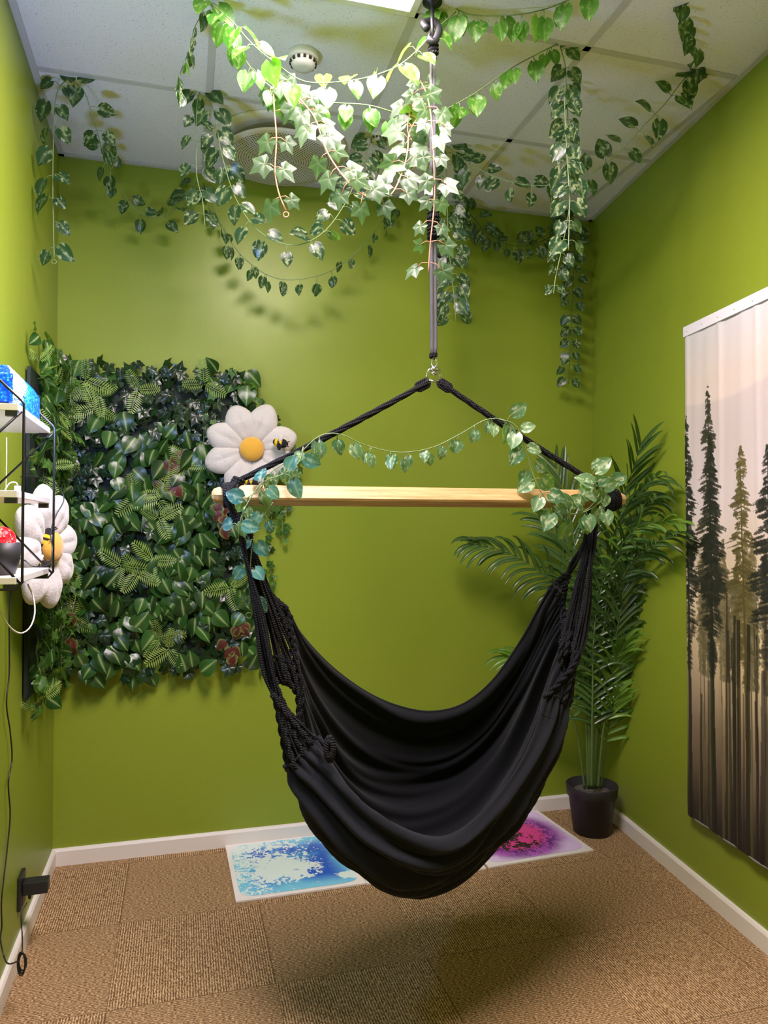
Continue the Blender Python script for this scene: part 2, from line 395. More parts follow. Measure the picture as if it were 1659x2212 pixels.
# smoke detector
def dome(px, py, r, hh, label, name, cat):
    c = onz(px, py, H-hh*.6); c.z = H
    t = thing(name, c, label, cat)
    m = MB(); m.lathe(c, [(r*.96, 0), (r, -.004), (r, -hh*.45), (r*.93, -hh*.5)], 40); m.build('base', M_WHITE, t)
    m = MB(); m.lathe(c-UP*hh*.5, [(r*.82, 0), (r*.85, -.006), (r*.7, -hh*.42), (r*.3, -hh*.5)], 40); m.build('sensor_head', M_WHITE, t)
    m = MB()
    for k in range(14):
        a = 2*math.pi*k/14; d = Vector((math.cos(a), math.sin(a), 0)); m.box(c-UP*hh*.66+d*r*.82, d*.004, d.cross(UP)*r*.09, UP*hh*.09)
    m.build('slot', M_BLACKP, t, smooth=False)
dome(655, 135, .052, .05, 'round white smoke detector on the ceiling behind the bright garland', 'smoke_detector', 'smoke detector')
dome(818, 302, .036, .035, 'small round white ceiling sensor near the vent, half hidden by ivy', 'ceiling_sensor', 'sensor')

# ------------------------------------------------------------ leaves
def tpl_heart():
    rows = 9; cs = [-1, -.55, 0, .55, 1]; v = []; uv = []; g = []; b = []
    for i in range(rows):
        t_ = i/(rows-1); wd = .47*(math.sin(math.pi*min(1, t_**.62*.97+.03)))**.8 if 0 < t_ < 1 else (.16 if t_ == 0 else .0)
        if t_ > .7: wd *= 1-.25*(t_-.7)/.3
        for c in cs:
            x = t_-.13*abs(c)*(1-t_)**3*1.6; y = c*wd
            z = .22*abs(y)-.16*t_*t_+.02*math.sin(7*t_+3*c)
            v.append((x, y, z)); uv.append((t_, .5+.5*c*wd)); g.append(1-min(1, abs(c)*1.9)); b.append(abs(c)**2)
    f = [(i*5+k, i*5+k+1, (i+1)*5+k+1, (i+1)*5+k) for i in range(rows-1) for k in range(4)]
    return v, f, uv, g, b
def tpl_broad():
    v, f, uv, g, b = tpl_heart(); v2 = []
    for (x, y, z), (u, _) in zip(v, uv): v2.append((max(x, 0) if u == 0 else u, y*.95, .18*abs(y)+.05*math.cos(y*9)-.30*u*u+.12*u))
    return v2, f, uv, g, b
def tpl_ivy():
    key = [(-180, .12), (-158, .42), (-128, .66), (-98, .54), (-58, .84), (-29, .60), (0, 1.05), (29, .60), (58, .84), (98, .54), (128, .66), (158, .42)]
    v = [(0, 0, 0)]; g = [1]; uv = [(.5, .5)]; b = [0]
    for ri, rr in enumerate((.4, 1.0)):
        for i, (a, r) in enumerate(key):
            R = r if rr == 1 else (.4*r+.08 if i % 2 == 0 else .36*r)
            x = R*math.cos(math.radians(a)); y = R*math.sin(math.radians(a))*.95
            z = (-.16*R*R if i % 2 == 0 else .04) - .05*abs(y)
            v.append((x, y, z)); lob = (i % 2 == 0 and i > 0); g.append(.8 if lob else 0); uv.append((.5+x/2, .5+y/2)); b.append(rr)
    n = 12; f = [(0, 1+i, 1+(i+1) % n) for i in range(n)]+[(1+i, 1+n+i, 1+n+(i+1) % n, 1+(i+1) % n) for i in range(n)]
    return v, f, uv, g, b
def tpl_fern():
    v = []; f = []; uv = []; g = []; b = []
    def q(a, bb, c, d):
        k = len(v)
        for p in (a, bb, c, d): v.append(p); uv.append((p[0], .5+p[1])); g.append(.5); b.append(0)
        f.append((k, k+1, k+2, k+3))
    zz = lambda x: -.22*x*x
    for i in range(8):
        x0, x1 = i/8, (i+1)/8; q((x0, -.012, zz(x0)), (x1, -.01, zz(x1)), (x1, .01, zz(x1)), (x0, .012, zz(x0)))
    for i in range(1, 12):
        x = i/12; L = .34*math.sin(math.pi*(.15+.8*x))**.8
        for s in (-1, 1):
            q((x-.01, 0, zz(x)+.004), (x+.01+L*.1, s*L*.5, zz(x)+.02), (x+L*.42, s*L, zz(x)-.01), (x+.085, s*L*.4, zz(x)+.02))
    return v, f, uv, g, b
HEART, BROAD, IVYT, FERNT = tpl_heart(), tpl_broad(), tpl_ivy(), tpl_fern()
def leaf(mb, T, base, d, nrm, size, rnd=None, wid=1.0, roll=0):
    d = Vector(d).normalized(); nrm = Vector(nrm); nrm = nrm-d*nrm.dot(d)
    nrm = nrm.normalized() if nrm.length > 1e-4 else d.orthogonal().normalized()
    if roll: nrm = Matrix.Rotation(roll, 3, d) @ nrm
    s = nrm.cross(d); base = Vector(base); rnd = random.random() if rnd is None else rnd; v, f, uv, g, b = T
    mb.add([base+(d*x+s*(y*wid)+nrm*z)*size for x, y, z in v], f, uv, [(rnd, gg, bb, 1) for gg, bb in zip(g, b)])
def rv(s=1.0): return Vector((random.gauss(0, s), random.gauss(0, s), random.gauss(0, s)))
VIEW = Vector((0, -1, 0))
def garland(name, pts, label, mode='strand', sp=.045, size=.06, mat=None, T=None, stem=None, r=.0018, face=VIEW, group=None, droop=.8, pet=.03, tip=None, ring=False, both=True, jit=.25, extra=None):
    mat = mat or M_POTHOS; T = T or HEART; stem = stem or M_STEM
    P = [p.copy() if isinstance(p, Vector) else at(*p) for p in pts]
    L = sum((P[i+1]-P[i]).length for i in range(len(P)-1)); n = max(12, int(L/.02))
    Q = catmull(P, n); o = thing(name, Q[0], label, 'garland', group or ('leafy vines hung from the ceiling' if name == 'leaf_garland' else 'ivy hung among the vines'))
    ms = MB(); ml = MB(); ms.tube(Q, r, 6)
    Ltot = sum((Q[i+1]-Q[i]).length for i in range(n-1)); k = int(Ltot/sp); side = 1
    for i in range(k):
        q = (i+.5)/k*(n-1); a = int(q); p = Q[a].lerp(Q[min(a+1, n-1)], q-a); tg = (Q[min(a+2, n-1)]-Q[max(a-2, 0)]).normalized()
        sd = tg.cross(face); sd = sd.normalized() if sd.length > .05 else Vector((1, 0, 0))
        for s in ((-1, 1) if both else (side,)):
            if random.random() < .06: continue
            pd = (sd*s+tg*.3+rv(.25)); 
            if mode == 'swag': pd = pd*.8+Vector((0, 0, -.15))
            if mode == 'down': pd = Vector((0, 0, -1))+sd*s*.3+rv(.25)
            pd.normalize(); pl = pet*random.uniform(.5, 1.3); e = p+pd*pl
            mid = p.lerp(e, .5)+UP*pl*.2; ms.tube([p, mid, e], r*.6, 5)
            if mode == 'strand': ld = sd*s*.6+Vector((0, 0, -droop))+rv(jit*.7)
            elif mode == 'swag': ld = pd*.75+Vector((0, 0, -.45*droop))+rv(jit*.8)
            else: ld = Vector((0, 0, -1))+pd*.35+rv(jit)
            leaf(ml, T, e, ld, face+rv(jit)+UP*.15, size*random.uniform(.75, 1.15))
        side = -side
    if extra:
        for (x, y, Y, dx, dy, sz) in extra:
            b = at(x, y, Y); leaf(ml, T, b, Vector((dx, 0, -dy)), face+rv(.3), sz)
    if ring:
        e = Q[-1]; ms.tube([e-UP*.012+Vector((math.cos(a), 0, math.sin(a)))*.008 for a in [2*math.pi*i/14 for i in range(14)]], r*.8, 5, closed=True)
    ms.build('stem', stem, o); ml.build('leaves', mat, o); return o
CD = lambda y: 2566/(1140-y)-.01
GN = 'leaf_garland'
garland(GN, [(147, 170, 2.60), (125, 195, 2.58), (117, 260, 2.56), (114, 400, 2.56), (117, 558, 2.56)], 'leafy vine strand hanging straight down in the left corner, ending in a loop', sp=.076, size=.058, ring=True, extra=[(147, 172, 2.6, 0, -1, .06)])
garland(GN, [(147, 170, 2.60), (180, 195, 2.6), (203, 260, 2.65), (225, 335, 2.8), (250, 385, 3.0), (290, 450, 3.1), (345, 470, 3.15), (395, 430, 3.2), (432, 385, 3.28)], 'dark vine swag sagging from the left ceiling tile to the back wall beside the vent', sp=.08, size=.058, mode='swag')
garland(GN, [(433, 192, CD(192)), (425, 230, 2.66), (424, 300, 2.66), (425, 380, 2.66), (437, 430, 2.66), (443, 490, 2.66)], 'leafy vine strand hanging left of the round vent, straight down', sp=.08, size=.055)
garland(GN, [(437, 192, CD(192)), (462, 240, 2.66), (478, 330, 2.62), (510, 430, 2.58), (560, 500, 2.55), (630, 530, 2.55), (695, 505, 2.6), (745, 440, 2.7), (780, 360, 2.85), (808, 285, 2.97)], 'deep green vine swag looping below the round vent in front of the wall', sp=.078, size=.06, mode='swag', droop=1.2)
garland(GN, [(445, 18, CD(18)), (420, 60, 2.26), (412, 100, 2.25), (392, 150, 2.25), (386, 180, 2.25), (397, 210, 2.25)], 'short twisted vine end dangling beneath the ceiling at upper left', sp=.045, size=.04, r=.0014, pet=.015, mode='down', face=Vector((1, -.2, 0)))
garland(GN, [(440, 395, 3.3), (475, 480, 3.25), (520, 550, 3.2), (585, 597, 3.2), (650, 603, 3.2), (720, 582, 3.25), (790, 525, 3.3), (835, 460, 3.4), (860, 425, 3.45)], 'thin dim vine swag hanging lowest against the back wall below the vent', sp=.075, size=.045, mode='down', face=Vector((.3, -.5, .8)), pet=.035)
garland(GN, [(440, -5, 2.22), (500, 45, 2.15), (545, 95, 2.12), (600, 140, 2.1), (655, 175, 2.1), (720, 178, 2.12), (790, 168, 2.15), (855, 145, 2.17), (900, 110, 2.2), (940, 65, 2.24), (985, 25, 2.25)], 'vine swag in brightly lit leaf colour, just under the ceiling light', mat=M_LIT, face=VIEW+UP*.7, sp=.08, size=.064, mode='swag', droop=1.2, both=True)
garland(GN, [(450, 5, 2.24), (495, 60, 2.2), (530, 130, 2.2), (575, 180, 2.22), (640, 215, 2.25), (720, 222, 2.25), (800, 228, 2.28), (880, 250, 2.32), (940, 245, 2.34), (1020, 205, 2.36), (1100, 150, 2.38), (1170, 112, 2.4), (1205, 95, 2.43)], 'long bright vine swag running under the first one and on to the right ceiling hook', mat=M_LIT, face=VIEW+UP*.6, sp=.075, size=.058, mode='down', droop=1, pet=.03)
garland(GN, [(925, 25, 2.27), (965, 12, 2.26), (1010, 30, 2.25), (1060, 34, 2.25), (1130, 30, 2.24), (1200, 12, 2.23), (1290, -30, 2.15)], 'lit vine swag with leaves dangling at the top edge right of the light', mat=M_LIT, face=VIEW+UP*.6, sp=.06, size=.058, mode='down', pet=.035)
garland(GN, [(1208, 92, CD(92)), (1222, 150, 2.42), (1220, 220, 2.42), (1224, 320, 2.42), (1230, 430, 2.42), (1228, 540, 2.42)], 'full leafy strand hanging at right, longest of those in front of the corner', sp=.062, size=.058, pet=.025, extra=[(1208, 95, 2.42, .1, -1, .06)])
garland(GN, [(1222, 166, 2.61), (1226, 240, 2.62), (1228, 330, 2.62), (1232, 420, 2.62), (1225, 480, 2.62), (1212, 545, 2.62), (1200, 600, 2.62), (1196, 635, 2.62)], 'thin sparse vine end trailing just below the full right strand', sp=.06, size=.04, pet=.02)
garland(GN, [(958, 310, CD(310)), (1010, 350, 3.0), (1060, 378, 2.95), (1120, 397, 2.9), (1185, 400, 2.85), (1245, 388, 2.8), (1300, 360, 2.75), (1350, 315, 2.7), (1400, 262, 2.65), (1440, 220, 2.62), (1470, 180, 2.6), (1500, 148, CD(148))], 'long dark vine swag crossing in front of the right ceiling tiles', sp=.07, size=.06, mode='swag')
garland(GN, [(1470, -20, 2.2), (1483, 40, CD(40)), (1492, 90, CD(90)), (1500, 148, CD(148))], 'vine strand lying along the ceiling at the upper right corner of the room', sp=.06, size=.065, extra=[(1500, 150, 2.57, 1, .3, .06), (1495, 150, 2.57, -1, .3, .06), (1500, 155, 2.57, 1, .5, .05)])
garland(GN, [(985, 440, 3.5), (1015, 462, 3.55), (1050, 500, 3.58), (1105, 530, 3.6), (1160, 525, 3.62), (1205, 500, 3.65), (1240, 472, 3.7)], 'dark vine swag in shade along the top of the back wall', sp=.05, size=.06, mode='swag', stem=M_STEMD)
garland(GN, [(962, 318, CD(318)), (966, 420, 3.08), (968, 520, 3.08), (978, 610, 3.08), (985, 695, 3.08)], 'bushy blue-green strand hanging just right of the chair rope', sp=.055, size=.06, pet=.04)
garland(GN, [(985, 440, 3.5), (988, 500, 3.48), (985, 560, 3.48), (988, 650, 3.48)], 'dim second strand behind the bushy one right of the rope', sp=.07, size=.055)
garland(GN, [(1242, 480, 3.68), (1240, 560, 3.66), (1236, 650, 3.66), (1232, 740, 3.66), (1228, 830, 3.66)], 'dark thin strand hanging low in the far right corner', sp=.06, size=.052, stem=M_STEMD, pet=.03)
garland('ivy_garland', [(590, 170, 2.24), (592, 230, 2.2), (597, 300, 2.18), (594, 370, 2.18), (603, 420, 2.18), (618, 455, 2.18)], 'pale ivy strand on a reddish stem hanging in front of the vent', mat=M_IVY, T=IVYT, stem=M_STEMR, sp=.085, size=.048, ring=True, pet=.03, r=.0024)
garland('ivy_garland', [(640, 205, 2.2), (680, 255, 2.15), (705, 325, 2.12), (745, 385, 2.1), (790, 424, 2.1), (840, 424, 2.12), (866, 380, 2.15), (880, 330, 2.2), (885, 285, 2.24), (915, 235, 2.28)], 'large-leaved ivy loop on a reddish stem at the centre of the vines', mat=M_IVY, T=IVYT, stem=M_STEMR, sp=.055, size=.052, mode='swag', pet=.035, r=.0024)
garland('ivy_garland', [(908, 175, 2.3), (922, 205, 2.2), (932, 260, 2.14), (937, 350, 2.12), (938, 440, 2.12), (930, 520, 2.12), (925, 590, 2.12)], 'ivy strand twined down the upper part of the chair rope', mat=M_IVY, T=IVYT, stem=M_STEMR, sp=.058, size=.042, pet=.035, r=.002)
garland('ivy_garland', [(590, 175, 2.24), (620, 205, 2.22), (665, 230, 2.2), (700, 240, 2.2)], 'short tuft of ivy bunched at the top left of the ivy loop', mat=M_IVY, T=IVYT, stem=M_STEMR, sp=.05, size=.045, pet=.04)
garland('ivy_garland', [(895, 215, 2.3), (880, 280, 2.24), (905, 330, 2.22), (890, 370, 2.2)], 'short tuft of pale ivy bunched left of the chair rope', mat=M_IVY, T=IVYT, stem=M_STEMR, sp=.05, size=.045, pet=.04)

# ------------------------------------------------------------ hammock chair
def hd(px): return 2.181/(1-.2616*(px-829.5)/F)          # depth of the chair's own plane behind a pixel column
def hp(px, py, off=0): return at(px, py, hd(px)+off)
bl, br_ = hp(457, 1069), hp(1350, 1079); zb = (bl.z+br_.z)/2; bl.z = br_.z = zb
hc = (bl+br_)/2; chair = thing('hammock_chair', (hc.x, hc.y, .3), 'black cloth hammock chair hanging from a wooden spreader bar', 'hammock chair')
# spreader bar: rounded square stick with turned ends
m = MB(); d = (br_-bl).normalized(); sN = d.cross(UP); Lb = (br_-bl).length; rings = []
def barprof(hh, ch):
    a = hh; b = hh-ch; return [(-b, a), (b, a), (a, b), (a, -b), (b, -a), (-b, -a), (-a, -b), (-a, b)]
st = [(0, .008, .005), (.006, .016, .009), (.018, .020, .0105), (.05, .021, .011), (.075, .0235, .005), (Lb-.075, .0235, .005), (Lb-.05, .021, .011), (Lb-.018, .020, .0105), (Lb-.006, .016, .009), (Lb, .008, .005)]
vs = []
rot = Matrix.Rotation(math.radians(-24), 3, d)
for s_, hh, ch in st:
    for a, b in barprof(hh, ch): vs.append(bl+d*s_+rot @ (sN*a+UP*b))
fs = [(i*8+k, i*8+(k+1) % 8, (i+1)*8+(k+1) % 8, (i+1)*8+k) for i in range(len(st)-1) for k in range(8)]
fs += [tuple(range(7, -1, -1)), tuple(range(72, 80))]; m.add(vs, fs)
m.build('spreader_bar', M_BAMBOO, chair, smooth=False)['label'] = 'light bamboo spreader bar with rounded ends'
# swivel
sw = hp(937, 806); swt = hp(937, 776)
m = MB(); sN = E2
def ringpts(c, rx, rz, ax=E2, n=28, a0=0, a1=2*math.pi): return [c+ax*math.cos(a0+(a1-a0)*i/n)*rx+UP*math.sin(a0+(a1-a0)*i/n)*rz for i in range(n if a1-a0 > 6.2 else n+1)]
m.tube(ringpts(hp(938, 783), .0075, .017), .0028, 10, closed=True)
m.lathe(hp(937, 801), [(.004, -.002), (.012, 0), (.014, .004), (.012, .008), (.007, .012), (.005, .016)], 20)
m.lathe(hp(937, 808), [(.006, -.004), (.010, 0), (.010, .006), (.005, .008)], 6)
m.tube([hp(923, 821), hp(922, 808), hp(926, 799), hp(937, 797), hp(948, 799), hp(952, 808), hp(951, 821)], .0035, 10)
m.tube([hp(921, 821), hp(937, 824), hp(953, 821)], .0035, 10)
m.build('swivel_hook', M_STEEL, chair)['label'] = 'shiny steel swivel hook'
# hanger ropes: four cords twisted along each side of the triangle
def twisted(mb, A, B, nc, rc, rad, turns, n=60, sag=0):
    A = Vector(A); B = Vector(B); dd = (B-A).normalized(); a = dd.orthogonal().normalized(); b = dd.cross(a)
    for k in range(nc):
        ph = 2*math.pi*k/nc
        mb.tube([A.lerp(B, i/n)+(a*math.cos(ph+turns*2*math.pi*i/n)+b*math.sin(ph+turns*2*math.pi*i/n))*rad*(.7+.3*math.sin(math.pi*i/n))-UP*sag*math.sin(math.pi*i/n) for i in range(n+1)], rc, 7)
for A, B in ((hp(924, 826), hp(512, 1040)), (hp(950, 826), hp(1300, 1052))):
    m = MB(); twisted(m, A, B, 5, .0042, .0062, 2.2, sag=.006)
    for k in range(4): m.tube([A+(B-A).normalized()*(.008+.007*k)+Vector((math.cos(a_)*.013, math.cos(a_)*.003, math.sin(a_)*.013)) for a_ in [2*math.pi*i/16 for i in range(16)]], .0042, 6, closed=True)
    m.build('hanger_rope', M_ROPE, chair)
# knots round the bar ends
def coil(mb, c, ax, r, pitch, turns, rc, ex=1.0):
    a = ax.orthogonal().normalized(); b = ax.cross(a); n = int(turns*20)
    mb.tube([c+ax*(pitch*(i/20-turns/2))+(a*math.cos(2*math.pi*i/20)+b*math.sin(2*math.pi*i/20))*r*ex for i in range(n+1)], rc, 7)
for c0, top, low in (((497, 1070), (514, 1040), (513, 1120)), ((1318, 1079), (1300, 1052), (1279, 1120))):
    m = MB(); c = hp(*c0); t0 = hp(*top); l0 = hp(*low)
    coil(m, c, d, .031, .0085, 4.5, .0058); coil(m, c+d*.004, (d+UP*.5).normalized(), .034, .008, 3, .0055)
    coil(m, t0.lerp(c, .25), (t0-c).normalized(), .014, .008, 5, .0055)
    for k in range(6):
        o_ = Vector((random.uniform(-.012, .012), random.uniform(-.02, .02), 0)); m.tube(catmull([t0+o_*.5, c+o_+(-VIEW*-.02), l0+o_*.5], 14), .0055, 7)
    m.tube([t0+(c-t0)*.2, c+VIEW*.03+UP*.01, c+VIEW*.032-UP*.02, l0], .009, 8)
    coil(m, l0.lerp(c, .1), (c-l0).normalized(), .015, .0075, 5, .005)
    m.build('knot', M_ROPE, chair)
# cloth
rows = [
 [(612,1305,.05),(650,1370,.12),(715,1440,.20),(790,1495,.26),(860,1526,.30),(930,1538,.30),(1000,1522,.28),(1065,1470,.25),(1125,1385,.18),(1165,1312,.10),(1192,1263,.04)],
 [(617,1312,.035),(655,1380,.10),(718,1452,.18),(798,1510,.24),(875,1552,.275),(945,1556,.275),(1020,1530,.255),(1085,1470,.22),(1145,1385,.155),(1185,1318,.07),(1212,1280,.02)],
 [(622,1330,.04),(660,1410,.12),(722,1484,.21),(802,1545,.28),(880,1582,.315),(952,1585,.315),(1026,1555,.30),(1096,1485,.25),(1152,1400,.17),(1192,1335,.08),(1216,1297,.03)],
 [(628,1360,.03),(665,1470,.12),(730,1560,.22),(810,1625,.30),(890,1655,.34),(970,1645,.34),(1050,1592,.31),(1110,1512,.24),(1160,1430,.15),(1195,1368,.08),(1222,1335,.03)],
 [(640,1430,.02),(680,1550,.10),(740,1645,.20),(820,1705,.29),(900,1730,.32),(990,1708,.32),(1070,1640,.28),(1130,1560,.20),(1175,1475,.12),(1205,1415,.06),(1228,1395,.0)],
 [(650,1500,.0),(690,1620,.06),(750,1722,.15),(830,1792,.22),(905,1818,.24),(1000,1790,.23),(1085,1710,.19),(1145,1620,.13),(1190,1530,.06),(1215,1470,.0),(1235,1445,-.02)],
 [(640,1560,-.02),(690,1710,.0),(750,1812,.04),(820,1870,.08),(895,1895,.09),(985,1875,.08),(1080,1790,.05),(1150,1690,.02),(1200,1590,-.02),(1225,1520,-.04),(1236,1490,-.04)],
 [(622,1640,-.05),(672,1752,-.07),(735,1832,-.08),(806,1876,-.09),(880,1892,-.10),(965,1876,-.09),(1062,1805,-.08),(1140,1708,-.07),(1202,1610,-.06),(1224,1545,-.05),(1232,1515,-.05)],
 [(616,1655,-.07),(668,1752,-.10),(732,1826,-.13),(805,1868,-.155),(880,1884,-.165),(966,1866,-.16),(1060,1796,-.14),(1136,1700,-.12),(1192,1605,-.09),(1214,1535,-.07),(1224,1512,-.06)],
 [(632,1650,-.085),(690,1732,-.125),(752,1806,-.17),(820,1852,-.20),(890,1868,-.215),(975,1848,-.21),(1060,1778,-.18),(1130,1688,-.14),(1178,1590,-.10),(1196,1530,-.075),(1206,1506,-.065)],
 [(655,1622,-.075),(700,1690,-.12),(752,1765,-.165),(812,1818,-.20),(885,1842,-.22),(970,1826,-.215),(1055,1756,-.185),(1122,1668,-.145),(1165,1582,-.10),(1182,1522,-.075),(1190,1502,-.065)],
 [(672,1592,-.06),(708,1642,-.10),(748,1700,-.145),(798,1760,-.18),(862,1800,-.21),(930,1818,-.22),(990,1800,-.21),(1062,1732,-.18),(1122,1650,-.14),(1158,1570,-.095),(1174,1500,-.06)],
 [(680,1597,-.045),(716,1650,-.07),(758,1712,-.11),(808,1775,-.145),(868,1816,-.175),(932,1835,-.185),(994,1815,-.175),(1070,1745,-.145),(1130,1662,-.11),(1164,1582,-.075),(1180,1508,-.045)]]
NU, NV = 150, 190
RW = [catmull([hp(*p) for p in r], NU) for r in rows]
cols = [catmull([RW[j][i] for j in range(len(RW))], NV) for i in range(NU)]     # cols[i][j]
G = np.array([[list(p) for p in c] for c in cols])
du = np.gradient(G, axis=0); dv = np.gradient(G, axis=1); Nn = np.cross(du, dv); Nn /= np.linalg.norm(Nn, axis=2, keepdims=True)+1e-9
FSIGN = 1
FOLDS = [(0, .57, .66, .70, .020, .020), (0, .64, .62, .79, .022, .017), (0, .72, .60, .86, .022, .016), (0, .79, .56, .92, .020, .015), (0, .87, .52, .96, .014, .013), (.08, .68, .58, .83, .012, .010),
         (1, .56, .42, .68, .020, .022), (1, .63, .40, .76, .024, .018), (1, .70, .38, .83, .024, .017), (1, .78, .44, .885, .022, .016), (1, .86, .40, .945, .016, .014),
         (0, .09, 1, .05, .012, .026), (0, .17, 1, .24, .018, .030), (0, .30, 1, .17, .016, .032), (0, .36, .9, .34, .018, .034), (1, .32, .1, .44, .020, .034), (1, .11, .45, .20, .012, .022), (0, .22, .5, .30, .012, .02), (0, .46, 1, .49, .018, .03)]
for i in range(NU):
    for j in range(NV):
        u = i/(NU-1); v = j/(NV-1)
        wa = mnoise.noise(Vector((u*2.2, v*3, 4)))*.05+(.05*math.sin(u*math.pi*1.0+v*3))
        env = math.sin(math.pi*min(max(u, .0), 1))**.35
        low = min(max((v-.52)/.18, 0), 1)
        dsp = mnoise.noise(Vector((u*8, v*10, 1)))*.004
        for (ua, va, ub, vb, am, wd) in FOLDS:
            tq = (u-ua)/(ub-ua)
            if tq < -.02 or tq > 1.25: continue
            e_ = min(1, max(0, (1.25-tq)/.3))*min(1, (tq+.02)/.08); vl = va+(vb-va)*tq+.035*math.sin(tq*math.pi)*(1 if am > 0 else -1)+wa*.5; dq = (v-vl)/wd
            dsp += abs(am)*(1.35 if max(va, vb) > .6 else 1)*e_*(math.exp(-dq*dq)-.75*math.exp(-((dq+1.25)/.55)**2))
        pleat = math.sin(v*2*math.pi*26)*.005*max(0, 1-min(u, 1-u)/.10)
        edge = min(1, v/.03, (1-v)/.05)
        G[i, j] += Nn[i, j]*FSIGN*(dsp*env*edge+pleat)
m = MB(); m.v = [tuple(G[i, j]) for i in range(NU) for j in range(NV)]
m.uv = [(i/(NU-1), j/(NV-1)) for i in range(NU) for j in range(NV)]; m.c = [(0.5, 0, 0, 1)]*len(m.v)
m.f = [(i*NV+j, i*NV+j+1, (i+1)*NV+j+1, (i+1)*NV+j) for i in range(NU-1) for j in range(NV-1)]
seat = m.build('cloth_seat', M_CLOTH, chair); sm = seat.modifiers.new('solid', 'SOLIDIFY'); sm.thickness = .004; sm.offset = 0
# hems and stitching on the ends of the cloth
for ii, nm in ((0, 'l'), (NU-1, 'r')):
    h_ = MB(); pts = [Vector(G[ii, j]) for j in range(0, NV, 2)]
    h_.tube(pts, .0055, 8)
    i2 = 9 if ii == 0 else NU-10
    h_.tube([Vector(G[i2, j])+Vector(Nn[i2, j])*.002 for j in range(0, NV, 2)], .0016, 5)
    h_.build('hem', M_CLOTH, seat)
hm = MB(); hm.tube([Vector(G[i, 0]) for i in range(0, NU, 2)], .0045, 6); hm.tube([Vector(G[i, NV-1]) for i in range(0, NU, 2)], .0045, 6); hm.build('hem', M_CLOTH, seat)
# suspension cords fanning from the knots to the cloth ends
def cords(side):
    m = MB(); mt = MB()
    if side == 'l':
        top = lambda q: (512+q*22, 1098, -.01)
        mid = lambda q: (521+q*28, 1180, -.02+q*.02)
        way = {0: lambda q: (568+q*8, 1262, .03), 1: lambda q: (567+q*30, 1330, 0), 2: lambda q: (548+q*22, 1330, -.03)}
        way2 = {0: None, 1: lambda q: (594+q*54, 1470, -.01), 2: lambda q: (578+q*20, 1480, -.05)}
        end = {0: .0, 1: .45, 2: .64}; ii = 2
    else:
        top = lambda q: (1290-q*22, 1100, -.01)
        mid = lambda q: (1285-q*26, 1170, -.02+q*.03)
        way = {0: lambda q: (1240-q*10, 1225, .03), 1: lambda q: (1256-q*22, 1300, 0), 2: lambda q: (1272-q*14, 1310, -.03)}
        way2 = {0: None, 1: lambda q: (1234-q*26, 1410, -.03), 2: lambda q: (1250-q*12, 1420, -.05)}
        end = {0: .0, 1: .45, 2: .64}; ii = NU-3
    spec = {0: (7, 0.0, .20), 1: (15, .20, .60), 2: (15, .58, 1.0)}
    for g_, (cnt, v0, v1) in spec.items():
        for k in range(cnt):
            q = k/(cnt-1); qq = (q*.34+(0, .33, .66)[2-g_] if True else q)
            v = v0+(v1-v0)*q; j = min(NV-1, int(v*(NV-1))); e = Vector(G[ii, j])
            ja = lambda t_: (t_[0]+random.uniform(-3, 3), t_[1], t_[2]+random.uniform(-.012, .012))
            P = [hp(*top(qq)), hp(*ja(mid(qq))), hp(*ja(way[g_](1-q if g_ == 2 else q)))]
            if way2[g_]: P.append(hp(*ja(way2[g_](1-q if g_ == 2 else q))))
            P.append(e); Q = catmull(P, 60); m.tube(Q, .0036, 6)
            # thick plied loop close to the cloth
            if k % 2 == 0:
                R_ = Q[44:]; dd = (R_[-1]-R_[0]).normalized(); a = dd.orthogonal().normalized(); b = dd.cross(a)
                for z in range(2):
                    mt.tube([p+(a*math.cos(i*1.1+z*math.pi)+b*math.sin(i*1.1+z*math.pi))*.0048 for i, p in enumerate(R_)], .0048, 7)
    m.build('suspension_cords', M_ROPE, chair); mt.build('rope_loops', M_ROPE, chair)
cords('l'); cords('r')
# loop of rope knotted at the left mid pocket
m = MB(); kc = hp(712, 1618, -.14)
for rr, zz in ((.020, 0), (.014, .004)): m.tube([kc+Vector((math.cos(a)*rr*.55, -zz, math.sin(a)*rr*1.6)) for a in [2*math.pi*i/24 for i in range(24)]], .0065, 8, closed=True)
m.tube([kc+UP*.02, hp(700, 1606, -.13), hp(688, 1592, -.1)], .0065, 8); m.build('rope_loops', M_ROPE, chair)
# rope from the ceiling
rope = thing('hanging_rope', (hp(937, 770).x, hd(937), hp(937, 770).z), 'doubled black braided rope from the ceiling hook down to the chair', 'rope')
topz = at(934, 92, 2.22); botz = hp(937, 772)
m = MB()
for s in (-1, 1):
    m.tube([topz+E2*s*.003, topz.lerp(botz, .5)+E2*s*.006, botz+UP*.03+E2*s*.0062, botz+E2*s*.002], .0052, 8)
m.build('cord', M_BRAID, rope)
for (y0, cnt, r_) in ((768, 2, .008), (492, 6, .0145), (460, 3, .014), (110, 3, .012)):
    m = MB(); coil(m, hp(936, y0), UP, r_, .0115 if cnt > 2 else .006, cnt, .0052); m.build('knot', M_ROPE, rope)
for (q, a) in (((950, 552), .008), ((935, 514), .012)):
    m = MB(); m.ell(hp(*q), E2*a, E1*a, UP*a); m.build('knot', M_ROPE, rope)
m = MB(); hc_ = onz(932, 58, H-.02); tp = topz
m.tube([Vector((topz.x, topz.y, H-.004))+UP*0, topz], .006, 8); m.lathe(Vector((topz.x, topz.y, H)), [(.03, 0), (.03, -.006), (.012, -.012), (.006, -.02)], 24)
m.tube(ringpts(topz+UP*.012, .012, .018), .004, 8, closed=True); m.build('ceiling_hook', M_BLACKM, rope)
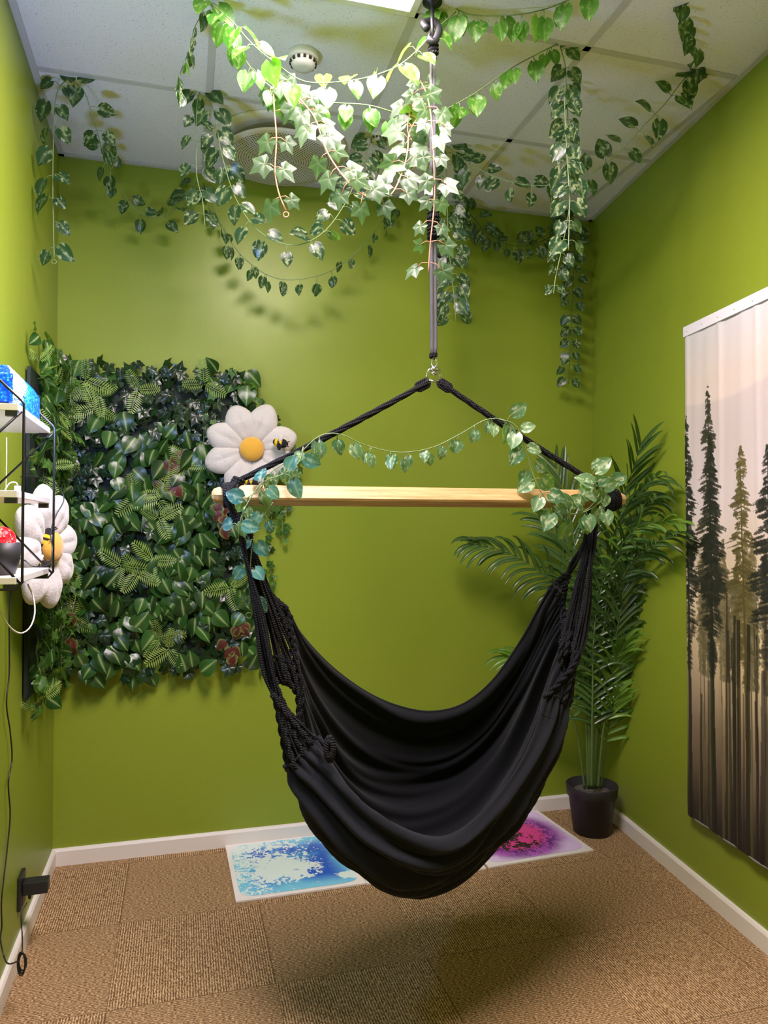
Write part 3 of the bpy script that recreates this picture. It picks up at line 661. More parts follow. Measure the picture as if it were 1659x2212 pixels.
m = MB(); m.tube(catmull([at(922, 62, 2.22), at(915, 50, 2.24), at(938, 46, 2.25), at(948, 66, 2.22), at(938, 90, 2.2), at(925, 84, 2.2)], 30), .011, 8)
m.build('strap', M_BLACKP, rope)
m = MB(); m.box(at(926, 402, 2.2), E2*.012, E1*.006, UP*.03); bevel(m.build('tag', plain('white_paper_tag', sr(220, 205, 205), .6), rope, smooth=False), .002)['label'] = 'small pale tag on the rope'
# vine wound round the chair
garland(GN, [hp(522, 1140, -.03), hp(530, 1080, -.05), hp(560, 1060, -.04), hp(585, 1020, -.03), hp(640, 985, -.02), hp(690, 942, -.02), hp(735, 938, -.01), hp(790, 962, 0), hp(860, 977, 0), hp(930, 968, 0), hp(990, 940, 0), hp(1055, 905, -.02), hp(1100, 915, -.03), hp(1125, 965, -.03)],
        'pale vine draped between the two sloping hanger ropes above the bar', sp=.055, size=.038, mat=M_BARLEAF, mode='down', pet=.022, droop=1, r=.0016)
garland(GN, [hp(1078, 905, -.03), hp(1115, 920, -.035), hp(1135, 970, -.04), hp(1150, 1020, -.04), hp(1170, 1065, -.05), hp(1200, 1100, -.05), hp(1240, 1112, -.05), hp(1275, 1095, -.06), hp(1297, 1060, -.06), hp(1285, 1030, -.05), hp(1262, 1025, -.04)],
        'pale leafy vine wound round the right end of the spreader bar', sp=.05, size=.052, mat=M_BARLEAF, mode='swag', pet=.025, r=.0017)
garland(GN, [hp(1262, 1040, -.06), hp(1290, 1050, -.07), hp(1315, 1060, -.05), hp(1290, 1090, -.06), hp(1250, 1110, -.06), hp(1210, 1105, -.06)],
        'cluster of pale leaves covering the knot at the right bar end', sp=.05, size=.05, mat=M_BARLEAF, mode='swag', pet=.03, r=.0017)
M_BLUELIT = m_leaf('blue_lit_leaf', sr(38, 92, 96), sr(80, 138, 128), sr(180, 206, 176), .5, .5, .32, .25, 3)  # bar vine leaf with the shelf lamp's blue light painted into its colours
garland(GN, [hp(515, 1165, -.05), hp(520, 1120, -.06), hp(545, 1070, -.06), hp(570, 1040, -.05), hp(610, 1025, -.05), hp(645, 1000, -.04), hp(655, 965, -.03)],
        'leafy vine coloured by blue lamplight, wound round the left end of the spreader bar', sp=.06, size=.05, mat=M_BLUELIT, mode='swag', pet=.03, r=.0016)
garland(GN, [hp(590, 1085, -.03), hp(560, 1130, -.03), hp(545, 1180, -.03), hp(540, 1240, -.02), hp(538, 1320, -.02)],
        'thin loose vine tail dangling from the left bar end past the cords', sp=.075, size=.04, mat=M_BLUELIT, ring=True, pet=.025, r=.0014)

# ------------------------------------------------------------ leaf wall
def onback(px, py, off=0): return onplane(px, py, LC, NB, off)
def onleft(px, py, off=0): return onplane(px, py, LC, NL, off)
A = onback(112, 800); B = onback(528, 800); z1 = onback(300, 800).z; z0 = onback(300, 1440).z
sA = .01; sB = (B-LC).dot(E2); sB -= 0
lw = thing('leaf_wall_panel', LC+E2*(sA+sB)/2+NB*.01+UP*z0, 'square artificial hedge panel of mixed leaves on the back wall', 'leaf wall')
m = MB(); c = LC+E2*(sA+sB)/2+NB*.012; c.z = (z0+z1)/2; m.box(c, E2*((sB-sA)/2-.02), NB*.008, UP*((z1-z0)/2-.03)); m.build('backing', M_BACK, lw, smooth=False)
mb = {k: MB() for k in ('broad', 'ivy', 'red', 'fern', 'small')}
def wp(s, z, off): return LC+E2*s+UP*z+NB*off
rndpix = lambda px, py: ((onback(px, py)-LC).dot(E2), onback(px, py).z)
reds = [rndpix(*q) for q in ((348, 1002), (352, 1030), (375, 1050), (392, 990), (375, 1000), (495, 1385), (510, 1360), (500, 1410), (518, 1345), (478, 1115), (485, 1140), (480, 1095), (158, 1370), (150, 1330), (165, 1390), (150, 950))]
ferns = [rndpix(*q) for q in ((215, 860), (210, 890), (300, 850), (440, 838), (300, 1075), (345, 1080), (400, 1010), (265, 1220), (330, 1210), (300, 1235), (345, 1375), (365, 1395), (495, 1265), (345, 1120), (190, 830), (150, 870), (120, 1010), (140, 1220), (160, 1330))]
step = .052; s = sA
while s < sB:
    z = z0
    while z < z1+.02:
        for lay in range(2):
            ss = s+random.uniform(-.03, .03); zz = z+random.uniform(-.03, .03)
            # cut the top right corner the way the panel's own edge runs
            off = .03+lay*.035+random.uniform(0, .02)
            top = (z1-zz) < .30; q = mnoise.noise(Vector((ss*5, zz*5, 2)))
            dr = Vector((0, 0, -1))+E2*random.uniform(-1.1, 1.1)+NB*random.uniform(-.1, .5)
            if random.random() < .25: dr = -dr+NB*.6
            nr = NB+rv(.28)+UP*.25
            if (q+random.uniform(-.25, .25) < -.02) or (top and random.random() < .7): leaf(mb['ivy'], IVYT, wp(ss, zz, off), dr, nr, random.uniform(.034, .048))
            else: leaf(mb['broad'], BROAD, wp(ss, zz, off), dr, nr, random.uniform(.070, .098), wid=1.0)
        z += step
    s += step
for (ss, zz) in reds:
    for k in range(3): leaf(mb['red'], BROAD, wp(ss+random.uniform(-.02, .02), zz+random.uniform(-.02, .03), .09), Vector((0, 0, -1))+E2*random.uniform(-1.2, 1.2), NB+rv(.2), random.uniform(.045, .06), wid=1.1)
for (ss, zz) in ferns:
    a0 = random.uniform(0, 6)
    for k in range(3):
        a = a0+k*2*math.pi/3+random.uniform(-.4, .4); leaf(mb['fern'], FERNT, wp(ss, zz, .085), E2*math.cos(a)+UP*math.sin(a)*.9+NB*.25, NB+rv(.15), random.uniform(.085, .115))
for k, nm, mt_ in (('broad', 'broad_leaves', M_BROAD), ('ivy', 'ivy_leaves', M_DKIVY), ('red', 'red_leaves', M_RED), ('fern', 'fern_fronds', M_FERN)):
    mb[k].build(nm, mt_, lw)
# ivy vines trailing over the edges of the panel
def ivyrun(P, label, sp=.03, size=.026, wspread=.04, nrm=NB, mat=None, n=60):
    Q = catmull(P, n); o = thing('trailing_ivy', Q[0], label, 'ivy', 'ivy trailing over the leaf walls'); ms = MB(); ml = MB(); ms.tube(Q, .0014, 5)
    L = sum((Q[i+1]-Q[i]).length for i in range(n-1)); k = int(L/sp)
    for i in range(k):
        for z in range(2):
            p = Q[int(i/k*(n-1))]+rv(wspread*.35); p0 = Q[int(i/k*(n-1))]
            off = (p-p0).dot(nrm)
            if off < -.005: p -= nrm*(off+.005)
            ms.tube([p0, p0.lerp(p, .5)+nrm*.008, p], .0009, 4); leaf(ml, IVYT, p, Vector((0, 0, -1))+rv(.5), nrm+rv(.3), size*random.uniform(.7, 1.3))
    ms.build('stem', M_STEM, o); ml.build('leaves', mat or M_IVYW, o); return o
ob = lambda x, y, o=.06: onback(x, y, o)
ivyrun([ob(500, 815), ob(545, 850), ob(580, 890), ob(610, 950), ob(640, 1010), ob(635, 1060)], 'small-leaved ivy trailing along the upper right edge of the hedge panel, over the upper daisy', .035, .028, .05)
ivyrun([ob(470, 840), ob(445, 900), ob(440, 980), ob(450, 1060), ob(470, 1120)], 'small-leaved ivy running down the left side of the large daisy', .04, .026, .05)
ivyrun([ob(625, 1060, .03), ob(610, 1100, .03), ob(612, 1170, .03)], 'short ivy bunch hanging on bare wall right below the daisy', .022, .026, .04)
ivyrun([ob(592, 1090, .025), ob(578, 1170, .025), ob(585, 1230, .025), ob(600, 1280, .025)], 'thin ivy strand on bare wall left of the short bunch', .035, .024, .03)
ivyrun([ob(585, 1290, .02), ob(560, 1340, .02), ob(562, 1440, .02), ob(568, 1480, .02)], 'last few ivy leaves low on the wall behind the left cords', .05, .022, .02)
ivyrun([ob(130, 780), ob(150, 850), ob(125, 920), ob(140, 1000), ob(120, 1060)], 'pale ivy hanging down the corner above the shelf end', .025, .028, .06)
ivyrun([ob(140, 1080, .08), ob(150, 1160, .08), ob(140, 1240, .08), ob(150, 1320, .08), ob(130, 1400, .08), ob(160, 1460, .05)], 'pale ivy hanging down the corner right of the lower daisy', .022, .03, .07)
ivyrun([ob(175, 1380, .06), ob(150, 1420, .05), ob(110, 1450, .05), ob(120, 1480, .04)], 'ivy tangle at the bottom left corner of the hedge panel', .018, .032, .07)
# strip of foliage on the left wall beside the corner
zt = onleft(80, 735).z; zl = onleft(80, 1500).z
ls = thing('leaf_wall_strip', LC-E1*.2+NL*.01+UP*zl, 'narrow dark strip of artificial foliage on the left wall behind the shelf', 'leaf wall')
s1 = .66
m = MB(); c = LC-E1*(s1/2+.03)+NL*.012; c.z = (zt+zl)/2; m.box(c-UP*.05, E1*(s1/2-.02), NL*.006, UP*((zt-zl)/2-.09)); m.build('backing', M_BACK, ls, smooth=False)
m1, m2, m3 = MB(), MB(), MB(); s = .0
while s < s1:
    z = zl
    while z < zt:
        p = LC-E1*(s+random.uniform(0, .05))+NL*random.uniform(.025, .07)+UP*(z+random.uniform(-.03, .03))
        if random.random() < .45: leaf(m1, BROAD, p, Vector((0, 0, -1))+rv(.6), NL+rv(.4), random.uniform(.05, .08))
        elif random.random() < .75: leaf(m2, IVYT, p, Vector((0, 0, -1))+rv(.5), NL+rv(.4), random.uniform(.03, .045))
        else: leaf(m3, FERNT, p, rv(1), NL+rv(.3), random.uniform(.07, .1))
        z += .042
    s += .05
m1.build('broad_leaves', M_BROAD, ls); m2.build('ivy_leaves', M_IVYW, ls); m3.build('fern_fronds', M_FERN, ls)
ol = lambda x, y, o=.08: onleft(x, y, o)
ivyrun([LC-E1*.2+NL*.08+UP*(zt-.02), LC-E1*.25+NL*.09+UP*(zt-.25), LC-E1*.15+NL*.08+UP*(zt-.5)], 'ivy hanging at the top of the narrow foliage strip', .025, .028, .07, NL)
ivyrun([LC-E1*.3+NL*.06+UP*(zl+.55), LC-E1*.32+NL*.07+UP*(zl+.3), LC-E1*.22+NL*.06+UP*(zl+.02)], 'ivy hanging at the foot of the narrow foliage strip', .022, .03, .07, NL)

# plush daisies and bees
def daisy(c, n, up, R, label, a0=0, n_p=8, pet_w=.2):
    n = n.normalized(); up = (up-n*up.dot(n)).normalized(); rt = up.cross(n); t = thing('plush_daisy', c, label, 'plush flower', 'plush daisies on the leaf walls')
    for k in range(n_p):
        a = a0+2*math.pi*k/n_p+random.uniform(-.06, .06); dd = rt*math.cos(a)+up*math.sin(a); ss = n.cross(dd); m = MB(); wv_ = random.uniform(.92, 1.06)
        def fn(p):
            x = p.x; ww = .62+.38*math.sin((x+1)*.5*math.pi*.75+.15); zz = p.z*(1-.35*max(0, -x)); cr = -.18*math.exp(-(p.y*5)**2)*max(0, p.z)*(1-max(0, x))
            return Vector((x, p.y*ww, zz*(1+.04*math.sin(9*x+k))+cr))
        m.ell(c+dd*R*.60+n*.02, dd*R*.42*wv_, ss*R*.315, n*.034, 28, 18, fn=lambda p: fn(Vector((p.x, p.y, p.z))))
        m.build('petal', M_PLUSH, t)
    m = MB(); m.ell(c+n*.042, rt*R*.26, up*R*.26, n*.028, 28, 14); m.build('flower_center', M_YPLUSH, t)
    return t
def bee(c, ax, n, sz, label):
    ax = ax.normalized(); n = (n-ax*n.dot(ax)).normalized(); s = ax.cross(n); t = thing('plush_bee', c, label, 'plush bee', 'plush bees on the daisies')
    m = MB(); N_ = 24; M_ = 22; vs = []; cs = []
    for i in range(M_+1):
        th = math.pi*i/M_; x = math.cos(th); r = math.sin(th)
        dark = (int((x+1)*3.2) % 2 == 0) or x > .62
        for k in range(N_):
            a = 2*math.pi*k/N_; vs.append(c+ax*x*sz+(n*math.cos(a)+s*math.sin(a))*r*sz*.62); cs.append((.012, .01, .01, 1) if dark else (.82, .55, .02, 1))
    m.add(vs, [(i*N_+k, i*N_+(k+1) % N_, (i+1)*N_+(k+1) % N_, (i+1)*N_+k) for i in range(M_) for k in range(N_)], None, cs)
    m.build('body', M_BEE, t)
    for q in (-1, 1):
        m = MB(); m.ell(c+n*sz*.6+s*q*sz*.55, (s*q+ax*.2).normalized()*sz*.5, ax*sz*.3, n*sz*.1, 14, 8); m.build('wing', M_BLKPL if q > 0 else M_PLUSH, t)
        m = MB(); m.tube([c+ax*sz*.85+s*q*sz*.2+n*sz*.3, c+ax*sz*1.2+s*q*sz*.35+n*sz*.6], sz*.06, 6); m.build('antenna', M_BLKPL, t)
M_BEE = m_vc('striped_bee_plush', 1.0, .4, bumpsc=120)
dc = onback(543, 972, .13)
daisy(dc, (NB+Vector((0, -.2, 0))), UP, .205, 'white plush daisy with an orange centre at the right edge of the hedge panel', math.radians(22))
m = MB()
bee(onback(606, 957, .22), Vector((1, 0, -.2)), NB, .034, 'small black and yellow plush bee sitting on the right petals of the large daisy')
bee(onback(542, 1042, .22), Vector((1, 0, -.35)), NB, .034, 'small striped plush bee at the bottom of the large daisy, behind the rope')
dl = LC-E1*.42+NL*.075; dl.z = 0
dd_ = ray(86, 1182); tt = (dl-Vector((0, 0, 0))).dot(NL)/dd_.dot(NL); dl = dd_*tt+Vector((0, 0, CH)); 
daisy(dl, (NL+Vector((0, -.28, 0))).normalized(), UP, .20, 'white plush daisy seen edge-on behind the wall shelf', math.radians(10))
bee(at(100, 1162, dl.y-.03), Vector((.2, .3, 1)), NL, .034, 'plush bee on the centre of the edge-on daisy, upper of its two')
bee(at(88, 1222, dl.y-.06), Vector((1, .1, .05)), UP+VIEW, .030, 'dark plush bee just above the lowest shelf board, low on the edge-on daisy')

# ------------------------------------------------------------ wall shelf
SH = .18
def shp(px, py, s=SH, off=0):      # on the vertical plane s in front of the left wall
    return onplane(px, py, LC, NL, s)
far = shp(116, 1100); near = shp(49.5, 1100); sf = (far-LC).dot(-E1); sn = (near-LC).dot(-E1)
def wl(s, d, z): return LC-E1*s+NL*d+UP*z     # s along the wall from the corner, d out from it
zs = [shp(116, 936).z, shp(116, 1088).z, shp(116, 1238).z]
sh = thing('wall_shelf', wl((sf+sn)/2, SH/2, zs[2]), 'three-tier wall shelf of white boards in a black wire frame', 'shelf')
for z in zs:
    m = MB(); c = wl((sf+sn)/2, SH/2-.003, z+.008); m.box(c, E1*((sn-sf)/2+.004), NL*(SH/2-.008), UP*.008); bevel(m.build('board', M_LAMIN, sh, smooth=False), .0015)
for s in (sf, sn):
    m = MB(); zt_ = zs[0]+.02; zb_ = zs[2]-.008; r = .0032
    m.tube([wl(s, .004, zt_+.17), wl(s, SH*.97, zt_+.004), wl(s, SH, zt_-.004), wl(s, SH, zb_+.012), wl(s, SH-.012, zb_-.003), wl(s, .004, zb_-.003), wl(s, .004, zt_+.17)], r, 8)
    m.build('side_frame', M_BLACKM, sh)
    m = MB()
    m.tube([wl(s, SH-.004, zs[0]), wl(s, .008, zs[1]+.015)], r*.9, 8); m.tube([wl(s, .008, zs[1]-.002), wl(s, SH-.004, zs[2]+.002)], r*.9, 8); m.build('diagonal_brace', M_BLACKM, sh)
    for z in zs:
        for dq in (.03, SH-.025):
            m = MB(); m.box(wl(s+(.004 if s == sf else -.004), dq, z-.006), E1*.008, NL*.012, UP*.006); m.build('shelf_clip', M_BLACKP, sh, smooth=False)
# glowing bubble block
def m_bubble():
    t = NT('blue_bubble_glass'); tc = t.tc(); vo = t.new('ShaderNodeTexVoronoi'); vo.inputs['Scale'].default_value = 130; t.l.new(tc, vo.inputs['Vector'])
    n = t.noise(tc, 30, 3, .6)
    e = t.ramp(t.math('ADD', t.math('MULTIPLY', vo.outputs[0], .8), t.math('MULTIPLY', n, .6)), [(.25, sr(120, 190, 235)), (.5, sr(10, 90, 200)), (.8, sr(4, 50, 150))])
    t.col(e); t.set(Emission_Color=e, Emission_Strength=.75, Roughness=.1); t.bump(vo.outputs[0], .8, .004); return t.m
zc = zs[0]+.016; hb = .086
lt = thing('bubble_lamp', wl(sn-.11, .09, zc), 'glowing blue bubble glass block on the top shelf board', 'lamp')
m = MB(); sa_, sb_ = sf+.085, sn+.0; hx = (sb_-sa_)/2; hy = .062; c = wl((sa_+sb_)/2, .095, zc+.004); vs = []
for z_, cz in ((0, 0), (hb*.74, 0), (hb, .024)):
    for (a, b) in ((-hx, -hy), (-hx, hy), (hx, hy), (hx, -hy)):
        a2 = a-math.copysign(cz, a); b2 = b-math.copysign(cz*.6, b); vs.append(c+(-E1)*a2+NL*b2+UP*z_)
fs = [(i*4+k, i*4+(k+1) % 4, (i+1)*4+(k+1) % 4, (i+1)*4+k) for i in range(2) for k in range(4)]+[(3, 2, 1, 0), (8, 9, 10, 11)]
m.add(vs, fs); bevel(m.build('glass_block', m_bubble(), lt, smooth=False), .004, 3)
m = MB(); m.box(c-UP*.002, E1*(hx-.01), NL*(hy-.01), UP*.002); m.build('base', M_BLACKP, lt, smooth=False)
li = bpy.data.lights.new('bubble_lamp_light', 'POINT'); li.energy = BLUE_W; li.color = (.36, .50, 1.0); li.shadow_soft_size = .09
lo = bpy.data.objects.new('bubble_lamp_light', li); C.objects.link(lo); lo.parent = lt; lo.location = (c+NL*(hy+.035)+UP*(hb+.02))-Vector(lt.location)
# red ball lamp in dark pot
def m_red():
    t = NT('red_glass_ball'); tc = t.tc(); n = t.noise(tc, 45, 4, .6, 2)
    e = t.ramp(n, [(.4, sr(150, 0, 10)), (.55, sr(255, 30, 40)), (.68, sr(255, 190, 170))])
    t.col(e); t.set(Emission_Color=e, Emission_Strength=1.3, Roughness=.15); t.bump(n, .5, .004); return t.m
zp = zs[2]+.016; pc_ = wl(sn-.09, .135, zp); dpt = pc_.y
pr = at(40, 1200, dpt).x-pc_.x; pc_ = at(2, 1246, dpt); pc_.z = zp
rb = thing('ball_lamp', pc_, 'glowing red ball lamp in a dark pot on the lowest shelf board', 'lamp')
hpot = at(0, 1172, dpt).z-zp
m = MB(); m.lathe(pc_, [(.024, .0), (.030, .002), (.040, hpot*.5), (.0425, hpot), (.039, hpot), (.036, hpot*.8)], 40); m.build('pot', M_POT, rb)
m = MB(); m.ell(pc_+UP*(hpot+.006), E2*.031, E1*.031, UP*.031, 30, 18); m.build('glass_ball', m_red(), rb)
# plug, cables
m = MB(); m.box(at(38, 1056, near.y+.05), E2*.006, E1*.006, UP*.007); m.tube(catmull([at(38, 1048, near.y+.05), at(34, 1042, near.y+.05), at(20, 1044, near.y+.06), at(8, 1062, near.y+.08), at(-10, 1075, near.y+.1)], 16), .0015, 6)
tag(bevel(m.build('usb_plug', M_CABLEW, smooth=False), .001), 'small white usb plug and lead on the middle shelf board', 'plug')
yl = far.y
m = MB(); m.tube(catmull([onleft(14, 945, .02), onleft(14, 1000, .02), onleft(13, 1045, .02), onleft(12, 1070, .02)], 14), .0016, 6)
tag(m.build('white_cable', M_CABLEW), 'white cable running straight down the wall between the top and middle boards', 'cable')
m = MB(); m.tube(catmull([at(60, 1262, 1.9), at(72, 1290, 1.9), at(75, 1325, 1.88), at(65, 1355, 1.86), at(45, 1368, 1.84), at(22, 1355, 1.8), at(0, 1320, 1.78), at(-20, 1280, 1.75)], 30), .002, 6)
tag(m.build('white_cable', M_CABLEW), 'white cable looping below the lowest shelf board', 'cable')
m = MB(); m.tube(catmull([at(45, 1030, 1.95), at(60, 1028, 1.98), at(100, 1035, 2.05), at(128, 1055, 2.08), at(138, 1080, 2.08), at(120, 1115, 2.05), at(110, 1150, 2.02), at(113, 1190, 2.0), at(105, 1220, 1.95), at(70, 1224, 1.9), at(55, 1212, 1.8), at(38, 1204, 1.75)], 60), .0018, 6)
tag(m.build('black_cable', M_CABLEB), 'black cable arching out past the shelf frame and back to the ball lamp', 'cable')
pl = [(24, 1262), (20, 1330), (20, 1450), (14, 1520), (22, 1580), (26, 1640), (18, 1690), (22, 1760), (16, 1830), (8, 1900), (3, 1950), (4, 2000), (1, 2030)]
P = [onleft(x, y, .012) for x, y in pl]+[onleft(10, 2070, .03), onleft(20, 2082, .06), at(40, 2076, 2.15)]
m = MB(); m.tube(catmull(P, 120), .0022, 6)
for k in range(3): m.tube([at(46, 2082, 2.18)+Vector((math.cos(a)*.011, .004*k, math.sin(a)*(.034-.005*k)-.0)) for a in [2*math.pi*i/20 for i in range(20)]], .0025, 6, closed=True)
so = onleft(44, 1925, .0)
m.tube(catmull([onleft(58, 1950, .05), onleft(46, 1975, .04), onleft(48, 2020, .05), at(48, 2060, 2.2)], 30), .002, 6)
tag(m.build('black_cable', M_CABLEB), 'black power cable running down the left wall to a bundled loop by the adapter', 'cable')
# socket plate and adapter
sc_ = LC-E1*((onleft(42, 1920)-LC).dot(-E1))+NL*0; sc_.z = onleft(42, 1922).z
t = thing('wall_socket', sc_, 'dark double socket plate low on the left wall', 'socket')
m = MB(); m.box(sc_+NL*.006, E1*.042, NL*.006, UP*.055); bevel(m.build('face_plate', M_BLACKP, t, smooth=False), .002)
m = MB(); m.box(sc_+NL*.0125-UP*.03, E1*.02, NL*.001, UP*.015); m.build('socket_face', M_BLACKM, t, smooth=False)
ac = sc_+NL*.052+UP*.008
t = thing('power_adapter', ac, 'black power adapter plugged into the dark wall socket', 'power adapter')
m = MB(); m.box(ac, E1*.024, NL*.039, UP*.021); bevel(m.build('body', M_BLACKP, t, smooth=False), .003)
m = MB(); m.lathe(ac-NL*.02-E1*.0-UP*.043, [(.003, 0), (.005, .004), (.006, .022), (.006, .024)], 12); m.build('cable_boot', M_CABLEB, t)

# ------------------------------------------------------------ floor gel tiles
def vnoise(n, sc, seed, octv=5, gain=.55):
    r = np.random.RandomState(seed); out = np.zeros((n, n)); amp = 1; tot = 0
    ys, xs = np.mgrid[0:n, 0:n]/n
    for o in range(octv):
        g = int(sc*2**o)+2; L = r.rand(g+2, g+2); x = xs*sc*2**o; y = ys*sc*2**o
        xi = x.astype(int); yi = y.astype(int); fx = x-xi; fy = y-yi; fx = fx*fx*(3-2*fx); fy = fy*fy*(3-2*fy)
        out += amp*((L[yi, xi]*(1-fx)+L[yi, xi+1]*fx)*(1-fy)+(L[yi+1, xi]*(1-fx)+L[yi+1, xi+1]*fx)*fy); tot += amp; amp *= gain
    return out/tot
def lin(c): return np.array(sr(*c)[:3])
def sm(x, a, b): t = np.clip((x-a)/(b-a), 0, 1); return (t*t*(3-2*t))[..., None]
N_ = 300
ys, xs = np.mgrid[0:N_, 0:N_]/(N_-1)      # xs to the right, ys away from the camera
def gel_blue():
    a = vnoise(N_, 4, 3); b = vnoise(N_, 14, 5); rid = 1-np.abs(vnoise(N_, 9, 8, 4)*2-1)
    cx = xs+.12*(a-.5); cy = ys+.12*(b-.5); b = .4*b+.6*vnoise(N_, 42, 77, 3, .8)+.08*np.sin(((xs-.4)**2*6+(ys-.5)*14+a*9)*6)*sm(.45-xs, 0, .3)[..., 0]; pale = .74-((cx-.40)/.42)**2*.55-((cy-.42)/.36)**2*.62+.95*(b-.5)+.5*(a-.5)
    pale = np.maximum(pale, .35+2.2*(b-.5)+.35*(ys-.6)-.2*np.abs(xs-.2)+(.5-xs)*.5); pale = np.maximum(pale, .62-((xs-.95)/.22)**2-((ys-.14)/.2)**2+.6*(b-.5))
    deep = lin((24, 84, 196)); mid = lin((60, 150, 215)); sky = lin((120, 200, 225)); pl = lin((214, 232, 226))
    edge = np.minimum(np.minimum(xs, 1-xs), np.minimum(ys, 1-ys)); m_ = sm(edge+.1*(a-.5), .0, .22)
    c = sky*(1-m_)+(mid*(1-sm(a+xs*.5, .45, .8))+deep*sm(a+xs*.5, .45, .8))*m_
    k = sm(pale, .40, .46); return c*(1-k)+pl*k
def gel_pink():
    a = vnoise(N_, 4, 13); b = vnoise(N_, 15, 15, 4); r = np.sqrt((xs-.45)**2+(ys-.5)**2)
    back = lin((36, 14, 40)); pk = lin((226, 60, 150)); vi = lin((176, 84, 190)); li = lin((226, 200, 240))
    c = back*np.ones((N_, N_, 1)); b = .5*b+.5*vnoise(N_, 44, 79, 3, .8); k = sm(.35*a+.65*b+.3*(xs-.3), .49, .52); c = c*(1-k)+pk*k
    q = sm(r+.3*(b-.5), .28, .40); k2 = sm(b, .47, .51); fr = vi*(1-k2)+lin((110, 40, 130))*k2; c = c*(1-q)+fr*q
    q = sm(r+.12*(b-.5), .42, .60); return c*(1-q)+li*q
def gel_yellow():
    a = vnoise(N_, 5, 23); k = sm(a, .45, .5); return lin((240, 224, 60))*(1-k)+lin((244, 240, 150))*k
def gel_tile(c, d, fn, label):
    c = Vector((c[0], c[1], 0)); d = Vector(d).normalized(); e = Vector((-d.y, d.x, 0)); hw = .257
    t = thing('gel_floor_tile', c, label, 'floor tile', 'gel tiles along the back wall')
    m = MB(); m.box(c+UP*.005, d*hw, e*hw, UP*.005); bevel(m.build('tile_base', M_LAMIN, t, smooth=False), .002)
    img = fn(); m = MB(); g = hw*.925
    for j in range(N_):
        for i in range(N_):
            x = (i/(N_-1)*2-1); y = (j/(N_-1)*2-1)
            # rounded corners
            k = (abs(x)**10+abs(y)**10)**.1; f_ = max(abs(x), abs(y))/k if k > 0 else 1
            m.v.append(tuple(c+d*x*g*f_+e*y*g*f_+UP*(.0108))); m.c.append((*img[j, i], 1)); m.uv.append((i/N_, j/N_))
    m.f = [(j*N_+i, j*N_+i+1, (j+1)*N_+i+1, (j+1)*N_+i) for j in range(N_-1) for i in range(N_-1)]
    m.build('gel_panel', M_GEL, t)
M_GEL = m_vc('coloured_gel', .25)
q0, q1 = onz(510, 1952, 0), onz(790, 1912, 0); td = (q1-q0).normalized(); te = Vector((-td.y, td.x, 0))
gel_tile((q0+q1)/2+te*.257, td, gel_blue, 'white-edged floor tile with blue and pale swirled gel, left of the hammock')
p1, p2 = onz(800, 1911, 0), onz(1049, 1879, 0)
gel_tile(p1.lerp(p2, .5)+te*.255, (p2-p1), gel_yellow, 'floor tile with yellow gel mostly hidden behind the hammock')
r0, r1 = onz(1051, 1878, 0), onz(1287, 1839, 0); rd = (r1-r0).normalized(); re = Vector((-rd.y, rd.x, 0))
gel_tile((r0+r1)/2+re*.257, rd, gel_pink, 'floor tile with pink, black and purple gel beside the plant pot')

# ------------------------------------------------------------ potted palm
pb = onz(1279, 1796, 0); PY = pb.y; rr_ = .5*(at(1332, 1690, PY).x-at(1222, 1690, PY).x); hpz = at(1277, 1693, PY).z
palm = thing('potted_palm', pb, 'tall artificial palm in a dark plastic pot in the right corner', 'potted plant')
m = MB(); m.lathe(pb, [(rr_*.68, 0), (rr_*.72, .003), (rr_*.90, hpz-.05), (rr_*.97, hpz-.048), (rr_, hpz-.003), (rr_*.985, hpz), (rr_*.94, hpz), (rr_*.88, hpz-.03)], 56); m.build('pot', M_POT, palm)
m = MB(); m.lathe(pb, [(rr_*.89, hpz-.032), (rr_*.5, hpz-.028), (.001, hpz-.026)], 40); m.build('filling', M_SOIL, palm)
def wall_depth(x):
    a = (x-829.5)/F; return min(5, 1.657/(a+.148)-.17) if a > 0 else 5
def keep(p, g=.012):
    q = (p-RC).dot(NR)
    if q < g: p = p+NR*(g-q)
    q = (p-RC).dot(NB)
    if q < g: p = p+NB*(g-q)
    return p
